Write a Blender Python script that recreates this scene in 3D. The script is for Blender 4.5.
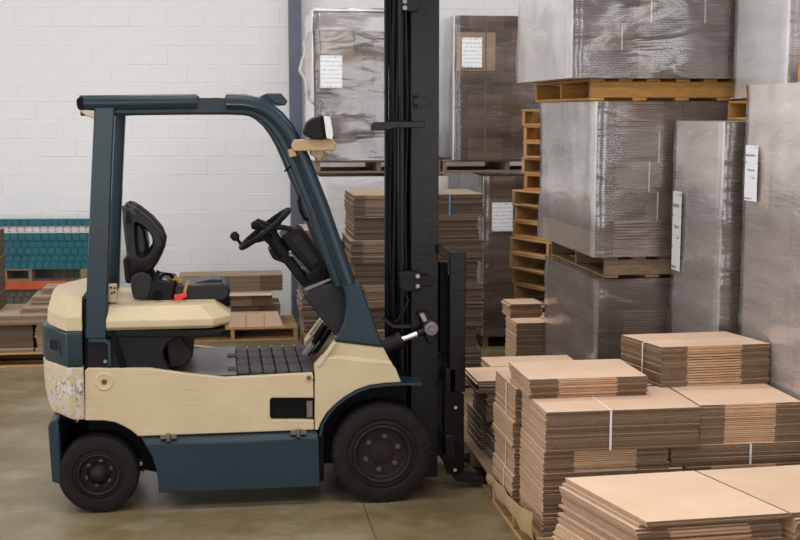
import bpy, bmesh, math, random
from mathutils import Vector, Matrix, noise

# ------------------------------------------------------------------ scene, camera, light
for o in list(bpy.data.objects):
    bpy.data.objects.remove(o, do_unlink=True)
S = bpy.context.scene
COL = S.collection
S.view_settings.view_transform = 'Standard'
S.view_settings.look = 'None'
S.view_settings.gamma = 1.0
S.view_settings.use_curve_mapping = False
S.view_settings.exposure = 0.0

cam = bpy.data.cameras.new('camera')
cam.sensor_width = 36.0
cam.lens = 56.25
cam.clip_end = 200
cam.dof.use_dof = True
cam.dof.focus_distance = 7.6
cam.dof.aperture_fstop = 5.0
cam_o = bpy.data.objects.new('camera', cam)
COL.objects.link(cam_o)
cam_o.location = (0, 0, 2.25)
cam_o.rotation_euler = (math.radians(90 - 7.204), 0, math.radians(-8.2))
S.camera = cam_o

W = bpy.data.worlds.new('world')
S.world = W
W.use_nodes = True
bg = W.node_tree.nodes['Background']
bg.inputs[0].default_value = (1.0, 0.985, 0.98, 1)
bg.inputs[1].default_value = 0.26

def area(name, loc, sx, sy, power, rot=(0, 0, 0), col=(1, 0.98, 0.96)):
    l = bpy.data.lights.new(name, 'AREA')
    l.shape = 'RECTANGLE'
    l.size = sx
    l.size_y = sy
    l.energy = power
    l.color = col
    o = bpy.data.objects.new(name, l)
    COL.objects.link(o)
    o.location = loc
    o.rotation_euler = rot
    return o

# rows of ceiling strip lamps of the hall
for i, (x, y) in enumerate([(-4.5, 0.5), (0.5, 0.5), (5.5, 0.5), (-4.5, 4.5), (0.2, 4.5), (5.2, 4.5), (-4.5, 9.0), (0.4, 9.0), (5.2, 9.0)]):
    area('ceiling_strip_lamp', (x, y, 6.6), 2.6, 0.7, 112)
# added unseen light on the left, brightens the left-facing sides
area('added_fill_light', (-9.0, 6.5, 2.4), 4.5, 6.5, 370, (0, math.radians(-90), 0), (0.96, 0.98, 1.0))

# added row of unseen lights behind the camera: front fill and film reflections
for x in (-8.0, -2.0, 4.0, 9.4):
    area('added_fill_light', (x, -9.0, 2.3), 3.0, 4.4, 190, (math.radians(90), 0, 0), (0.97, 0.98, 1.0))

# ------------------------------------------------------------------ materials
MATS = {}
def newmat(name):
    m = bpy.data.materials.new(name)
    m.use_nodes = True
    nt = m.node_tree
    b = nt.nodes['Principled BSDF']
    MATS[name] = m
    return m, nt, b

def nd(nt, t, **kw):
    n = nt.nodes.new(t)
    for k, v in kw.items():
        setattr(n, k, v)
    return n

def coords(nt, scale=(1, 1, 1), kind='Object'):
    tc = nd(nt, 'ShaderNodeTexCoord')
    mp = nd(nt, 'ShaderNodeMapping')
    mp.inputs['Scale'].default_value = scale
    nt.links.new(tc.outputs[kind], mp.inputs[0])
    return mp.outputs[0]

def noisetex(nt, vec, scale, detail=4, rough=0.6):
    n = nd(nt, 'ShaderNodeTexNoise')
    n.inputs['Scale'].default_value = scale
    n.inputs['Detail'].default_value = detail
    n.inputs['Roughness'].default_value = rough
    nt.links.new(vec, n.inputs['Vector'])
    return n.outputs['Fac']

def ramp(nt, fac, stops):
    r = nd(nt, 'ShaderNodeValToRGB')
    el = r.color_ramp.elements
    while len(el) < len(stops):
        el.new(0.5)
    for e, (p, c) in zip(el, stops):
        e.position = p
        e.color = (*c, 1) if len(c) == 3 else c
    nt.links.new(fac, r.inputs[0])
    return r.outputs[0]

def mixc(nt, fac, a, b):
    m = nd(nt, 'ShaderNodeMix', data_type='RGBA')
    for sock, val in ((m.inputs[0], fac), (m.inputs[6], a), (m.inputs[7], b)):
        if hasattr(val, 'links'):
            nt.links.new(val, sock)
        else:
            sock.default_value = val if not isinstance(val, tuple) or len(val) == 4 else (*val, 1)
    return m.outputs[2]

def bump(nt, b, h, strength=0.3, dist=0.01):
    bm_ = nd(nt, 'ShaderNodeBump')
    bm_.inputs['Strength'].default_value = strength
    bm_.inputs['Distance'].default_value = dist
    nt.links.new(h, bm_.inputs['Height'])
    nt.links.new(bm_.outputs[0], b.inputs['Normal'])

def simple(name, col, rough=0.5, metal=0.0, var=0.12, nscale=6, bstr=0.0, bscale=60, stretch=(1, 1, 1), spec=0.5):
    m, nt, b = newmat(name)
    b.inputs['Roughness'].default_value = rough
    b.inputs['Metallic'].default_value = metal
    b.inputs['Specular IOR Level'].default_value = spec
    vec = coords(nt, stretch)
    f = noisetex(nt, vec, nscale)
    lo = tuple(c * (1 - var) for c in col)
    hi = tuple(min(1, c * (1 + var)) for c in col)
    nt.links.new(ramp(nt, f, [(0.3, lo), (0.7, hi)]), b.inputs['Base Color'])
    if bstr:
        bump(nt, b, noisetex(nt, vec, bscale, 3), bstr, 0.004)
    return m

def rgb(r, g, b):
    def f(c):
        c /= 255
        return c / 12.92 if c <= 0.04045 else ((c + 0.055) / 1.055) ** 2.4
    return (f(r), f(g), f(b))

# floor: polished concrete, olive brown with soft blotches
m, nt, b = newmat('concrete')
vec = coords(nt, (1, 1, 1))
f1 = noisetex(nt, coords(nt, (0.6, 1.0, 1)), 2.2, 8, 0.68)
f2 = noisetex(nt, vec, 6, 7, 0.72)
c1 = ramp(nt, f1, [(0.28, rgb(108, 92, 62)), (0.5, rgb(130, 115, 86)), (0.72, rgb(156, 145, 125))])
c2 = ramp(nt, f2, [(0.28, (0.74, 0.74, 0.72)), (0.72, (1.16, 1.16, 1.16))])
mu = nd(nt, 'ShaderNodeMix', data_type='RGBA', blend_type='MULTIPLY')
mu.inputs[0].default_value = 1
nt.links.new(c1, mu.inputs[6]); nt.links.new(c2, mu.inputs[7])
nt.links.new(mu.outputs[2], b.inputs['Base Color'])
nt.links.new(ramp(nt, f2, [(0.2, (0.26,) * 3), (0.8, (0.42,) * 3)]), b.inputs['Roughness'])
bump(nt, b, f2, 0.05, 0.01)

simple('wall_paint', rgb(230, 228, 228), 0.75, 0, 0.02, 3, 0.35, 45)
simple('column_paint', rgb(96, 102, 116), 0.5, 0, 0.12, 4)

# forklift paints
def paint(name, col, dirt, rough, amount=0.5, scr=True):
    m, nt, b = newmat(name)
    vec = coords(nt)
    f = noisetex(nt, vec, 3.0, 6, 0.7)
    c = ramp(nt, f, [(0.25, tuple(x * 0.88 for x in col)), (0.75, tuple(min(1, x * 1.06) for x in col))])
    if scr:
        s = noisetex(nt, coords(nt, (2.5, 2.5, 90)), 2.2, 3, 0.5)
        s2 = noisetex(nt, vec, 2.3, 2, 0.5)
        mm = nd(nt, 'ShaderNodeMath', operation='MULTIPLY')
        nt.links.new(ramp(nt, s, [(0.645, (0, 0, 0)), (0.70, (1, 1, 1))]), mm.inputs[0])
        nt.links.new(ramp(nt, s2, [(0.42, (0, 0, 0)), (0.55, (amount,) * 3)]), mm.inputs[1])
        c = mixc(nt, mm.outputs[0], c, dirt)
        g = noisetex(nt, vec, 70, 2, 0.5)
        c = mixc(nt, ramp(nt, g, [(0.72, (0, 0, 0)), (0.76, (0.6 * amount,) * 3)]), c, dirt)
    nt.links.new(c, b.inputs['Base Color'])
    b.inputs['Roughness'].default_value = rough
    b.inputs['Specular IOR Level'].default_value = 0.4
    return m
paint('cream_paint', rgb(204, 184, 150), rgb(80, 62, 45), 0.42, 0.42)
paint('blue_paint', rgb(27, 47, 57), rgb(80, 98, 110), 0.28, 0.3)

# counterweight lower casting: paint chipped to primer in large flakes
m, nt, b = newmat('chipped_cream_paint')
vec = coords(nt)
f = noisetex(nt, coords(nt, (1, 1, 0.45)), 26, 8, 0.75)
big = noisetex(nt, vec, 5.5, 3, 0.6)
base = ramp(nt, noisetex(nt, vec, 3, 5), [(0.3, rgb(184, 164, 132)), (0.7, rgb(205, 186, 152))])
mm = nd(nt, 'ShaderNodeMath', operation='MULTIPLY')
nt.links.new(ramp(nt, f, [(0.50, (0, 0, 0)), (0.54, (1, 1, 1))]), mm.inputs[0])
nt.links.new(ramp(nt, big, [(0.36, (0, 0, 0)), (0.46, (1, 1, 1))]), mm.inputs[1])
chips = ramp(nt, noisetex(nt, vec, 38, 4), [(0.4, rgb(120, 95, 70)), (0.5, rgb(196, 190, 190)), (0.7, rgb(214, 210, 212))])
nt.links.new(mixc(nt, mm.outputs[0], base, chips), b.inputs['Base Color'])
b.inputs['Roughness'].default_value = 0.55

simple('black_plastic', rgb(27, 25, 27), 0.48, 0, 0.2, 8, 0.15, 200, spec=0.18)
simple('seat_vinyl', rgb(24, 22, 24), 0.34, 0, 0.2, 6, 0.12, 150, spec=0.32)
simple('grey_plastic', rgb(44, 41, 44), 0.5, 0, 0.12, 5, 0.12, 220, spec=0.2)
simple('dark_frame', rgb(14, 13, 14), 0.55, 0, 0.3, 10, spec=0.12)
simple('mast_steel', rgb(21, 19, 21), 0.25, 0.0, 0.35, 14, 0.25, 40, spec=0.2)
simple('hose_rubber', rgb(17, 16, 17), 0.4, 0, 0.2, 20, spec=0.25)
simple('tyre_rubber', rgb(33, 29, 28), 0.72, 0, 0.25, 18, 0.3, 70, spec=0.15)
simple('rim_paint', rgb(40, 31, 29), 0.55, 0.1, 0.35, 25, 0.2, 60, spec=0.2)
simple('bolt_steel', rgb(150, 140, 130), 0.4, 0.7, 0.3, 30)
simple('rusty_bolt', rgb(112, 72, 52), 0.6, 0.1, 0.3, 40)
simple('nut_steel', rgb(84, 74, 67), 0.45, 0.3, 0.3, 30)
simple('hinge_steel', rgb(112, 102, 94), 0.45, 0.4, 0.3, 30)
simple('chrome', rgb(225, 222, 220), 0.3, 1.0, 0.03, 10)
simple('floor_mat', rgb(70, 65, 66), 0.5, 0, 0.3, 9, 0.2, 80, spec=0.25)
simple('steel_plate', rgb(120, 113, 115), 0.38, 0.3, 0.15, 7)
simple('red_plastic', rgb(220, 60, 45), 0.4)
simple('yellow_webbing', rgb(180, 135, 45), 0.7)
simple('tan_tape', rgb(180, 150, 112), 0.45, 0, 0.12, 30, 0.5, 60)
simple('lens_glass', rgb(215, 213, 210), 0.12, 0.2, 0.15, 40, 0.6, 90)
simple('beige_plastic', rgb(190, 180, 160), 0.5)
simple('fork_steel', rgb(42, 37, 35), 0.45, 0.5, 0.4, 12, 0.2, 50, spec=0.3)

# cardboard
def kraft(name, lo, hi, sc=5, bstr=0.0, stretch=(1, 1, 1), rough=0.8):
    m, nt, b = newmat(name)
    vec = coords(nt, stretch)
    oi = nd(nt, 'ShaderNodeObjectInfo')
    f = noisetex(nt, vec, sc, 5, 0.65)
    c = ramp(nt, f, [(0.25, lo), (0.75, hi)])
    mu = nd(nt, 'ShaderNodeMix', data_type='RGBA', blend_type='MULTIPLY')
    mu.inputs[0].default_value = 1
    nt.links.new(c, mu.inputs[6])
    nt.links.new(ramp(nt, oi.outputs['Random'], [(0, (0.88,) * 3), (1, (1.06,) * 3)]), mu.inputs[7])
    nt.links.new(mu.outputs[2], b.inputs['Base Color'])
    b.inputs['Roughness'].default_value = rough
    b.inputs['Specular IOR Level'].default_value = 0.2
    if bstr:
        bump(nt, b, f, bstr, 0.01)
    return m
kraft('kraft_face', rgb(210, 177, 150), rgb(225, 195, 169), 3)
kraft('kraft_edge', rgb(88, 69, 54), rgb(142, 116, 92), 120, 0.5, (1, 1, 2.2))
kraft('kraft_fold', rgb(176, 138, 106), rgb(208, 170, 136), 14, 0.1, (1, 1, 5))
kraft('kraft_side', rgb(160, 128, 101), rgb(198, 164, 134), 40, 0.25, (1, 1, 3))
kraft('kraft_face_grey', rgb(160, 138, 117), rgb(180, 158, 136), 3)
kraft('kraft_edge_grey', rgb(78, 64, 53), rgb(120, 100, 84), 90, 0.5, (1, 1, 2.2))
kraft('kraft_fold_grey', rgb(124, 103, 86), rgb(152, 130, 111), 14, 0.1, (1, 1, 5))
kraft('wrap_face', rgb(170, 143, 118), rgb(190, 162, 136), 3)
kraft('wrap_edge', rgb(80, 62, 51), rgb(116, 93, 77), 30, 0.2, (1, 1, 6))
kraft('wrap_fold', rgb(138, 111, 91), rgb(168, 140, 118), 10, 0.1, (1, 1, 5))
simple('strap_white', rgb(225, 220, 216), 0.35, 0, 0.03)
simple('strap_blue', rgb(60, 150, 190), 0.35, 0, 0.05)
simple('strap_dark', rgb(92, 100, 100), 0.35, 0, 0.1)

def wood(name, lo, hi):
    m, nt, b = newmat(name)
    oi = nd(nt, 'ShaderNodeObjectInfo')
    f = noisetex(nt, coords(nt, (1.5, 9, 9)), 7, 5, 0.6)
    c = ramp(nt, f, [(0.25, lo), (0.75, hi)])
    mu = nd(nt, 'ShaderNodeMix', data_type='RGBA', blend_type='MULTIPLY')
    mu.inputs[0].default_value = 1
    nt.links.new(c, mu.inputs[6])
    nt.links.new(ramp(nt, oi.outputs['Random'], [(0, (0.78,) * 3), (1, (1.12,) * 3)]), mu.inputs[7])
    nt.links.new(mu.outputs[2], b.inputs['Base Color'])
    b.inputs['Roughness'].default_value = 0.75
    b.inputs['Specular IOR Level'].default_value = 0.25
    bump(nt, b, f, 0.3, 0.004)
wood('wood_orange', rgb(160, 112, 58), rgb(200, 150, 86))
wood('wood_pale', rgb(152, 116, 74), rgb(194, 156, 108))
wood('wood_grey', rgb(112, 92, 74), rgb(156, 132, 108))

# stretch film: thin glossy plastic, clear with milky streaks; milky and fade kinds paint the left sides' grazing sheen as whiteness
def film(name, a0, a1, tint, rough=0.2, fade=None):
    m, nt, b = newmat(name)
    b.inputs['Base Color'].default_value = (*tint, 1)
    b.inputs['Roughness'].default_value = rough
    b.inputs['Specular IOR Level'].default_value = 0.7
    f = noisetex(nt, coords(nt, (0.5, 0.5, 3.0)), 2.0, 4, 0.55)
    w = nd(nt, 'ShaderNodeTexNoise')
    w.inputs['Scale'].default_value = 2.4
    w.inputs['Detail'].default_value = 2.5
    w.inputs['Roughness'].default_value = 0.5
    w.inputs['Distortion'].default_value = 0.8
    nt.links.new(coords(nt, (1.0, 1.0, 2.6)), w.inputs['Vector'])
    bump(nt, b, w.outputs['Fac'], 0.30, 0.03)
    crease = noisetex(nt, coords(nt, (2.0, 2.0, 14.0)), 3.0, 5, 0.6)
    ad = nd(nt, 'ShaderNodeMath', operation='ADD')
    nt.links.new(ramp(nt, f, [(0.32, (a0,) * 3), (0.68, (a1,) * 3)]), ad.inputs[0])
    nt.links.new(ramp(nt, crease, [(0.58, (0, 0, 0)), (0.72, (0.16,) * 3)]), ad.inputs[1])
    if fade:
        # more windings towards the top, with side sheen painted in as whiteness
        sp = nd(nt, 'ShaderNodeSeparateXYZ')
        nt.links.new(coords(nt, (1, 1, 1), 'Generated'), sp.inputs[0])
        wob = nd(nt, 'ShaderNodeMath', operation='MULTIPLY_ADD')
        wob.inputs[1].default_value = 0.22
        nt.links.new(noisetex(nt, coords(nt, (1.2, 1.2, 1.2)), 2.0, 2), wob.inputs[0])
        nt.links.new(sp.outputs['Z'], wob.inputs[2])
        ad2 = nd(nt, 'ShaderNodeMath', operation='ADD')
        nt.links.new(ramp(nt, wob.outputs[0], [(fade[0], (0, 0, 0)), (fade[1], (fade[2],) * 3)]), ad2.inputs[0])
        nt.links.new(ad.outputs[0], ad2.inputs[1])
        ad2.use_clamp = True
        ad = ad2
    b.inputs['Specular IOR Level'].default_value = 0.0
    b.inputs['Roughness'].default_value = 0.7
    tr = nd(nt, 'ShaderNodeBsdfTransparent')
    mx = nd(nt, 'ShaderNodeMixShader')
    nt.links.new(ad.outputs[0], mx.inputs[0])
    nt.links.new(tr.outputs[0], mx.inputs[1])
    nt.links.new(b.outputs[0], mx.inputs[2])
    # glossy skin: reflection of both faces of the film, by Fresnel
    gl = nd(nt, 'ShaderNodeBsdfGlossy')
    gl.inputs['Roughness'].default_value = rough
    gl.inputs['Color'].default_value = (1, 1, 1, 1)
    nt.links.new(b.inputs['Normal'].links[0].from_socket, gl.inputs['Normal'])
    fr = nd(nt, 'ShaderNodeFresnel')
    fr.inputs['IOR'].default_value = 1.5
    k2 = nd(nt, 'ShaderNodeMath', operation='MULTIPLY')
    k2.inputs[1].default_value = 2.4
    k2.use_clamp = True
    nt.links.new(fr.outputs[0], k2.inputs[0])
    m2 = nd(nt, 'ShaderNodeMixShader')
    nt.links.new(k2.outputs[0], m2.inputs[0])
    nt.links.new(mx.outputs[0], m2.inputs[1])
    nt.links.new(gl.outputs[0], m2.inputs[2])
    nt.links.new(m2.outputs[0], nt.nodes['Material Output'].inputs['Surface'])
film('film_clear', 0.04, 0.18, rgb(214, 198, 190), 0.17)
film('film_milky_sheen', 0.58, 0.80, rgb(240, 236, 235), 0.28)
film('film_hazy', 0.14, 0.36, rgb(222, 210, 205), 0.24)

film('film_sheen_fade_low', 0.24, 0.44, rgb(240, 235, 233), 0.24, (0.30, 0.52, 0.42))
film('film_sheen_fade_high', 0.24, 0.42, rgb(238, 229, 226), 0.24, (0.88, 1.0, 0.36))

# printed sheet: rows of small grey print
m, nt, b = newmat('printed_paper')
v = coords(nt, (1, 1, 1), 'Generated')
sep = nd(nt, 'ShaderNodeSeparateXYZ')
nt.links.new(v, sep.inputs[0])
wv = nd(nt, 'ShaderNodeMath', operation='SINE')
ml = nd(nt, 'ShaderNodeMath', operation='MULTIPLY')
ml.inputs[1].default_value = 48
nt.links.new(sep.outputs['Z'], ml.inputs[0]); nt.links.new(ml.outputs[0], wv.inputs[0])
rows = ramp(nt, wv.outputs[0], [(0.45, (0, 0, 0)), (0.6, (1, 1, 1))])
wd = noisetex(nt, coords(nt, (26, 1, 7), 'Generated'), 1.0, 2)
words = ramp(nt, wd, [(0.50, (0, 0, 0)), (0.56, (0.75,) * 3)])
mm = nd(nt, 'ShaderNodeMath', operation='MULTIPLY')
nt.links.new(rows, mm.inputs[0]); nt.links.new(words, mm.inputs[1])
nt.links.new(mixc(nt, mm.outputs[0], rgb(238, 238, 242), rgb(95, 95, 105)), b.inputs['Base Color'])
b.inputs['Roughness'].default_value = 0.6

simple('teal_steel', rgb(30, 96, 108), 0.42, 0, 0.22, 7)
simple('white_steel', rgb(205, 196, 192), 0.5, 0, 0.1, 7)
simple('grey_steel', rgb(88, 80, 76), 0.55, 0, 0.2, 7)
simple('orange_steel', rgb(190, 82, 42), 0.45, 0, 0.15, 6)

# ------------------------------------------------------------------ mesh helpers
ORG = {}
class MB:
    def __init__(s):
        s.v = []; s.f = []; s.m = []
    def add(s, vs, fs, mi=0):
        k = len(s.v)
        s.v += [tuple(p) for p in vs]
        for i, f in enumerate(fs):
            s.f.append(tuple(k + q for q in f))
            s.m.append(mi[i] if isinstance(mi, (list, tuple)) else mi)
        return s
    def box(s, x0, x1, y0, y1, z0, z1, mi=0):
        vs = [(x0, y0, z0), (x1, y0, z0), (x1, y1, z0), (x0, y1, z0), (x0, y0, z1), (x1, y0, z1), (x1, y1, z1), (x0, y1, z1)]
        # faces: bottom, top, front(-y), right, back, left
        return s.add(vs, [(0, 3, 2, 1), (4, 5, 6, 7), (0, 1, 5, 4), (1, 2, 6, 5), (2, 3, 7, 6), (3, 0, 4, 7)], mi)
    def prism(s, pts, y0, y1, mi=0):
        # outline in the XZ plane, extruded in depth
        a = sum(p[0] * q[1] - q[0] * p[1] for p, q in zip(pts, pts[1:] + pts[:1]))
        if a < 0:
            pts = pts[::-1]
        n = len(pts)
        vs = [(p[0], y0, p[1]) for p in pts] + [(p[0], y1, p[1]) for p in pts]
        fs = [tuple(range(n)), tuple(range(2 * n - 1, n - 1, -1))]
        for i in range(n):
            j = (i + 1) % n
            fs.append((j, i, n + i, n + j))
        return s.add(vs, fs, mi)
    def plan(s, pts, z0, z1, mi=0, top=None):
        # outline in the XY plane, extruded up (top: other outline for the upper end)
        a = sum(p[0] * q[1] - q[0] * p[1] for p, q in zip(pts, pts[1:] + pts[:1]))
        if a < 0:
            pts = pts[::-1]
            top = top[::-1] if top else None
        return s.loft([[(p[0], p[1], z0) for p in pts], [(p[0], p[1], z1) for p in (top or pts)]], mi)
    def loft(s, loops, mi=0, caps=True):
        n = len(loops[0])
        vs = [p for l in loops for p in l]
        fs = []
        for k in range(len(loops) - 1):
            for i in range(n):
                j = (i + 1) % n
                fs.append((k * n + i, k * n + j, (k + 1) * n + j, (k + 1) * n + i))
        if caps:
            fs.append(tuple(range(n - 1, -1, -1)))
            e = (len(loops) - 1) * n
            fs.append(tuple(range(e, e + n)))
        return s.add(vs, fs, mi)
    def tube(s, path, r, seg=10, closed=False, mi=0):
        P = [Vector(p) for p in path]
        n = len(P)
        loops = []
        up = Vector((0, 1, 0))
        for i in range(n):
            if closed:
                t = P[(i + 1) % n] - P[i - 1]
            else:
                t = P[min(i + 1, n - 1)] - P[max(i - 1, 0)]
            t.normalize()
            a = up - t * up.dot(t)
            if a.length < 1e-4:
                a = Vector((1, 0, 0)) - t * t.x
            a.normalize()
            b = t.cross(a)
            rr = r[i] if isinstance(r, (list, tuple)) else r
            loops.append([P[i] + (a * math.cos(2 * math.pi * k / seg) + b * math.sin(2 * math.pi * k / seg)) * rr for k in range(seg)])
        if closed:
            loops.append(loops[0])
        return s.loft(loops, mi, not closed)
    def cyl(s, p0, p1, r0, r1=None, seg=20, mi=0):
        return s.tube([p0, p1], [r0, r0 if r1 is None else r1], seg, mi=mi)
    def sweep(s, path, sec, mi=0):
        # path in XZ: list of (x, z); sec: list of (n, y) offsets, n along the in-plane normal (outwards = left of travel)
        P = [Vector((p[0], p[1])) for p in path]
        loops = []
        for i in range(len(P)):
            if i == 0: t = P[1] - P[0]
            elif i == len(P) - 1: t = P[-1] - P[-2]
            else: t = (P[i + 1] - P[i]).normalized() + (P[i] - P[i - 1]).normalized()
            t.normalize()
            nn = Vector((-t.y, t.x))
            loops.append([(P[i].x + nn.x * a, y, P[i].y + nn.y * a) for a, y in sec])
        return s.loft(loops, mi)
    def lathe(s, prof, cx, cz, seg=40, mi=0):
        # axis along Y through (cx, cz); prof = [(r, y)]
        loops = []
        for r, y in prof:
            loops.append([(cx + r * math.cos(2 * math.pi * k / seg), y, cz + r * math.sin(2 * math.pi * k / seg)) for k in range(seg)])
        return s.loft(loops, mi, True)
    def mesh(s, name, mats, smooth=0, org=(0, 0, 0)):
        me = bpy.data.meshes.new(name)
        me.from_pydata([(p[0] - org[0], p[1] - org[1], p[2] - org[2]) for p in s.v], [], s.f)
        for mt in (mats if isinstance(mats, (list, tuple)) else [mats]):
            me.materials.append(MATS[mt])
        me.polygons.foreach_set('material_index', s.m)
        bm = bmesh.new(); bm.from_mesh(me)
        bmesh.ops.recalc_face_normals(bm, faces=bm.faces)
        bm.to_mesh(me); bm.free()
        if smooth:
            me.polygons.foreach_set('use_smooth', [True] * len(me.polygons))
            me.set_sharp_from_angle(angle=math.radians(smooth))
        me.update()
        return me
    def build(s, name, mats, parent=None, bevel=0, smooth=35, seg=2):
        org = ORG.get(parent, (0, 0, 0)) if parent else (0, 0, 0)
        me = s.mesh(name, mats, smooth, org)
        o = bpy.data.objects.new(name, me)
        COL.objects.link(o)
        if parent:
            o.parent = parent
        ORG[o] = org
        if bevel:
            md = o.modifiers.new('bevel', 'BEVEL')
            md.width = bevel; md.segments = seg; md.limit_method = 'ANGLE'
            md.angle_limit = math.radians(32); md.harden_normals = False
        return o

def tag(o, label=None, cat=None, group=None, kind=None):
    if label: o['label'] = label
    if cat: o['category'] = cat
    if group: o['group'] = group
    if kind: o['kind'] = kind
    return o

def empty(name, loc, rz=0):
    o = bpy.data.objects.new(name, None)
    o.empty_display_size = 0.2
    COL.objects.link(o)
    o.location = loc
    o.rotation_euler = (0, 0, rz)
    ORG[o] = tuple(loc)
    return o

def link(name, me, parent, loc=(0, 0, 0), rot=(0, 0, 0)):
    o = bpy.data.objects.new(name, me)
    COL.objects.link(o)
    o.parent = parent
    o.location = loc
    o.rotation_euler = rot
    return o

def arc(cx, cz, r, a0, a1, n):
    return [(cx + r * math.cos(math.radians(a0 + (a1 - a0) * i / n)), cz + r * math.sin(math.radians(a0 + (a1 - a0) * i / n))) for i in range(n + 1)]

R = random.Random(7)
BOXC = {}
def boxmesh(name, sx, sy, sz, mt, bev=0.004):
    key = (name, round(sx, 3), round(sy, 3), round(sz, 3), mt)
    if key not in BOXC:
        mb = MB(); c = bev
        x, y, z = sx / 2, sy / 2, sz / 2
        # chamfered top and bottom edges
        lo = [(-x + c, -y + c, -z), (x - c, -y + c, -z), (x - c, y - c, -z), (-x + c, y - c, -z)]
        l1 = [(-x, -y, -z + c), (x, -y, -z + c), (x, y, -z + c), (-x, y, -z + c)]
        l2 = [(-x, -y, z - c), (x, -y, z - c), (x, y, z - c), (-x, y, z - c)]
        hi = [(-x + c, -y + c, z), (x - c, -y + c, z), (x - c, y - c, z), (-x + c, y - c, z)]
        mb.loft([lo, l1, l2, hi])
        BOXC[key] = mb.mesh(name, mt)
    return BOXC[key]

# ------------------------------------------------------------------ the hall
fl = MB().box(-9, 9, -3, 15.0, -0.30, -0.012).build('floor', 'concrete', smooth=0)
tag(fl, 'olive brown polished concrete warehouse floor', kind='structure')
for x0, x1 in ((-9, 0.7855), (0.7895, 9)):
    for y0, y1 in ((-3, 14.95),):
        MB().box(x0, x1, y0, y1, -0.012, 0.0).build('floor_slab', 'concrete', fl, smooth=0)

# painted block wall, its length runs 5.8 degrees off the forklift's axis
WA = math.radians(-5.8)
wall = MB().box(-6.5, 9.5, 0.004, 0.25, -0.3, 6.8).build('wall_back', 'wall_paint', smooth=0)
wall.location = (0.739, 13.62, 0)
wall.rotation_euler = (0, 0, WA)
tag(wall, 'white painted concrete block wall at the back', kind='structure')
BL, BH = 0.4, 0.1965
bx_, bz_ = BL / 2 - .002, BH / 2 - .002
def ring_(y, c): return [(-bx_ + c, y, -bz_ + c), (bx_ - c, y, -bz_ + c), (bx_ - c, y, bz_ - c), (-bx_ + c, y, bz_ - c)]
blk = MB().loft([ring_(.010, 0), ring_(-.004, 0), ring_(-.010, .005)]).mesh('block', 'wall_paint')
rest = MB()
cnt = 0
for row in range(0, 34):
    off = 0.2 * (row % 2) + 0.13
    for k in range(-17, 24):
        x = k * BL + off
        z = (row + 0.5) * BH
        if x < -6.3 or x > 9.2: continue
        dy = R.uniform(0, 0.004)
        if -3.5 < x < 2.6 and row < 18 and cnt < 300:
            link('block', blk, wall, (x, 0.012 - dy, z), (R.uniform(-.002, .002), R.uniform(-.003, .003), R.uniform(-.002, .002)))
            cnt += 1
        else:
            rest.box(x - BL / 2 + .003, x + BL / 2 - .003, 0.002 - dy, 0.012, z - BH / 2 + .003, z + BH / 2 - .003)
o = rest.build('block_courses', 'wall_paint', wall, smooth=0)
o['kind'] = 'stuff'

# steel column in front of the wall
colm = MB().box(0.752, 0.882, 13.42, 13.56, 0.02, 6.8).box(0.72, 0.915, 13.38, 13.57, 0.0, 0.02).build('trim_1', 'column_paint', bevel=0.006)
tag(colm, 'blue-grey square steel column standing before the wall', kind='structure')

# truck points: image pixels (u, v) back-projected through the camera to metres (x, z) on the plane at depth y
def atp(u, v, y=6.97):
    F = Vector((0.14150302, 0.98196292, -0.12540220)); Rr = Vector((0.98977623, -0.14262893, 0)); U = Rr.cross(F)
    d = F * 1250.0 + Rr * (u - 400) + U * (270 - v)
    t = y / d.y
    return (d.x * t, 2.25 + d.z * t)
# ------------------------------------------------------------------ the forklift
Y0, Y1, YC = 6.97, 7.90, 7.435
FK = empty('forklift', (0.15, YC, 0))
tag(FK, 'cream and dark blue electric forklift truck with black mast, seen from its side', 'forklift')

# --- counterweight
def cw_loop(xs, ys, z):
    # xs = (front, chamfer start, rear corner), ys = (near side, rear corner)
    xf, xc, xr = xs
    a, b_ = ys
    far = 2 * YC - a; farb = 2 * YC - b_
    return [(xf, a, z), (xf, far, z), (xc, far, z), (xr, farb, z), (xr - 0.03, YC + .12, z), (xr - 0.03, YC - .12, z), (xr, b_, z), (xc, a, z)]
XF = (-0.7661, 0.9467)[0]; XCH = (-0.8493, 0.9490)[0]; XR = (-0.9961, 0.9093)[0]
low = MB().loft([cw_loop((XF, XCH + .02, XR + .03), (Y0 + .01, 7.2), (-0.9001, 0.5504)[1]), cw_loop((XF, XCH, XR + .005), (Y0, 7.2), (-0.8961, 0.6692)[1]), cw_loop((XF, XCH, XR), (Y0, 7.2), (-0.8901, 0.8493)[1])])
cw = low.build('counterweight', 'chipped_cream_paint', FK, bevel=0.008)
band = MB().loft([cw_loop((XF, XCH, XR), (Y0, 7.2), (-0.8900, 0.8549)[1]), cw_loop((XF, XCH, XR), (Y0 - .003, 7.2), (-0.8894, 0.8717)[1]), cw_loop((XF, XCH, XR), (Y0 - .003, 7.2), (-0.8838, 1.0393)[1]), cw_loop((XF, XCH + .01, XR + .02), (Y0 + .01, 7.2), (-0.8833, 1.0560)[1])])
band.build('counterweight_band', 'blue_paint', cw, bevel=0.004)
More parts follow.
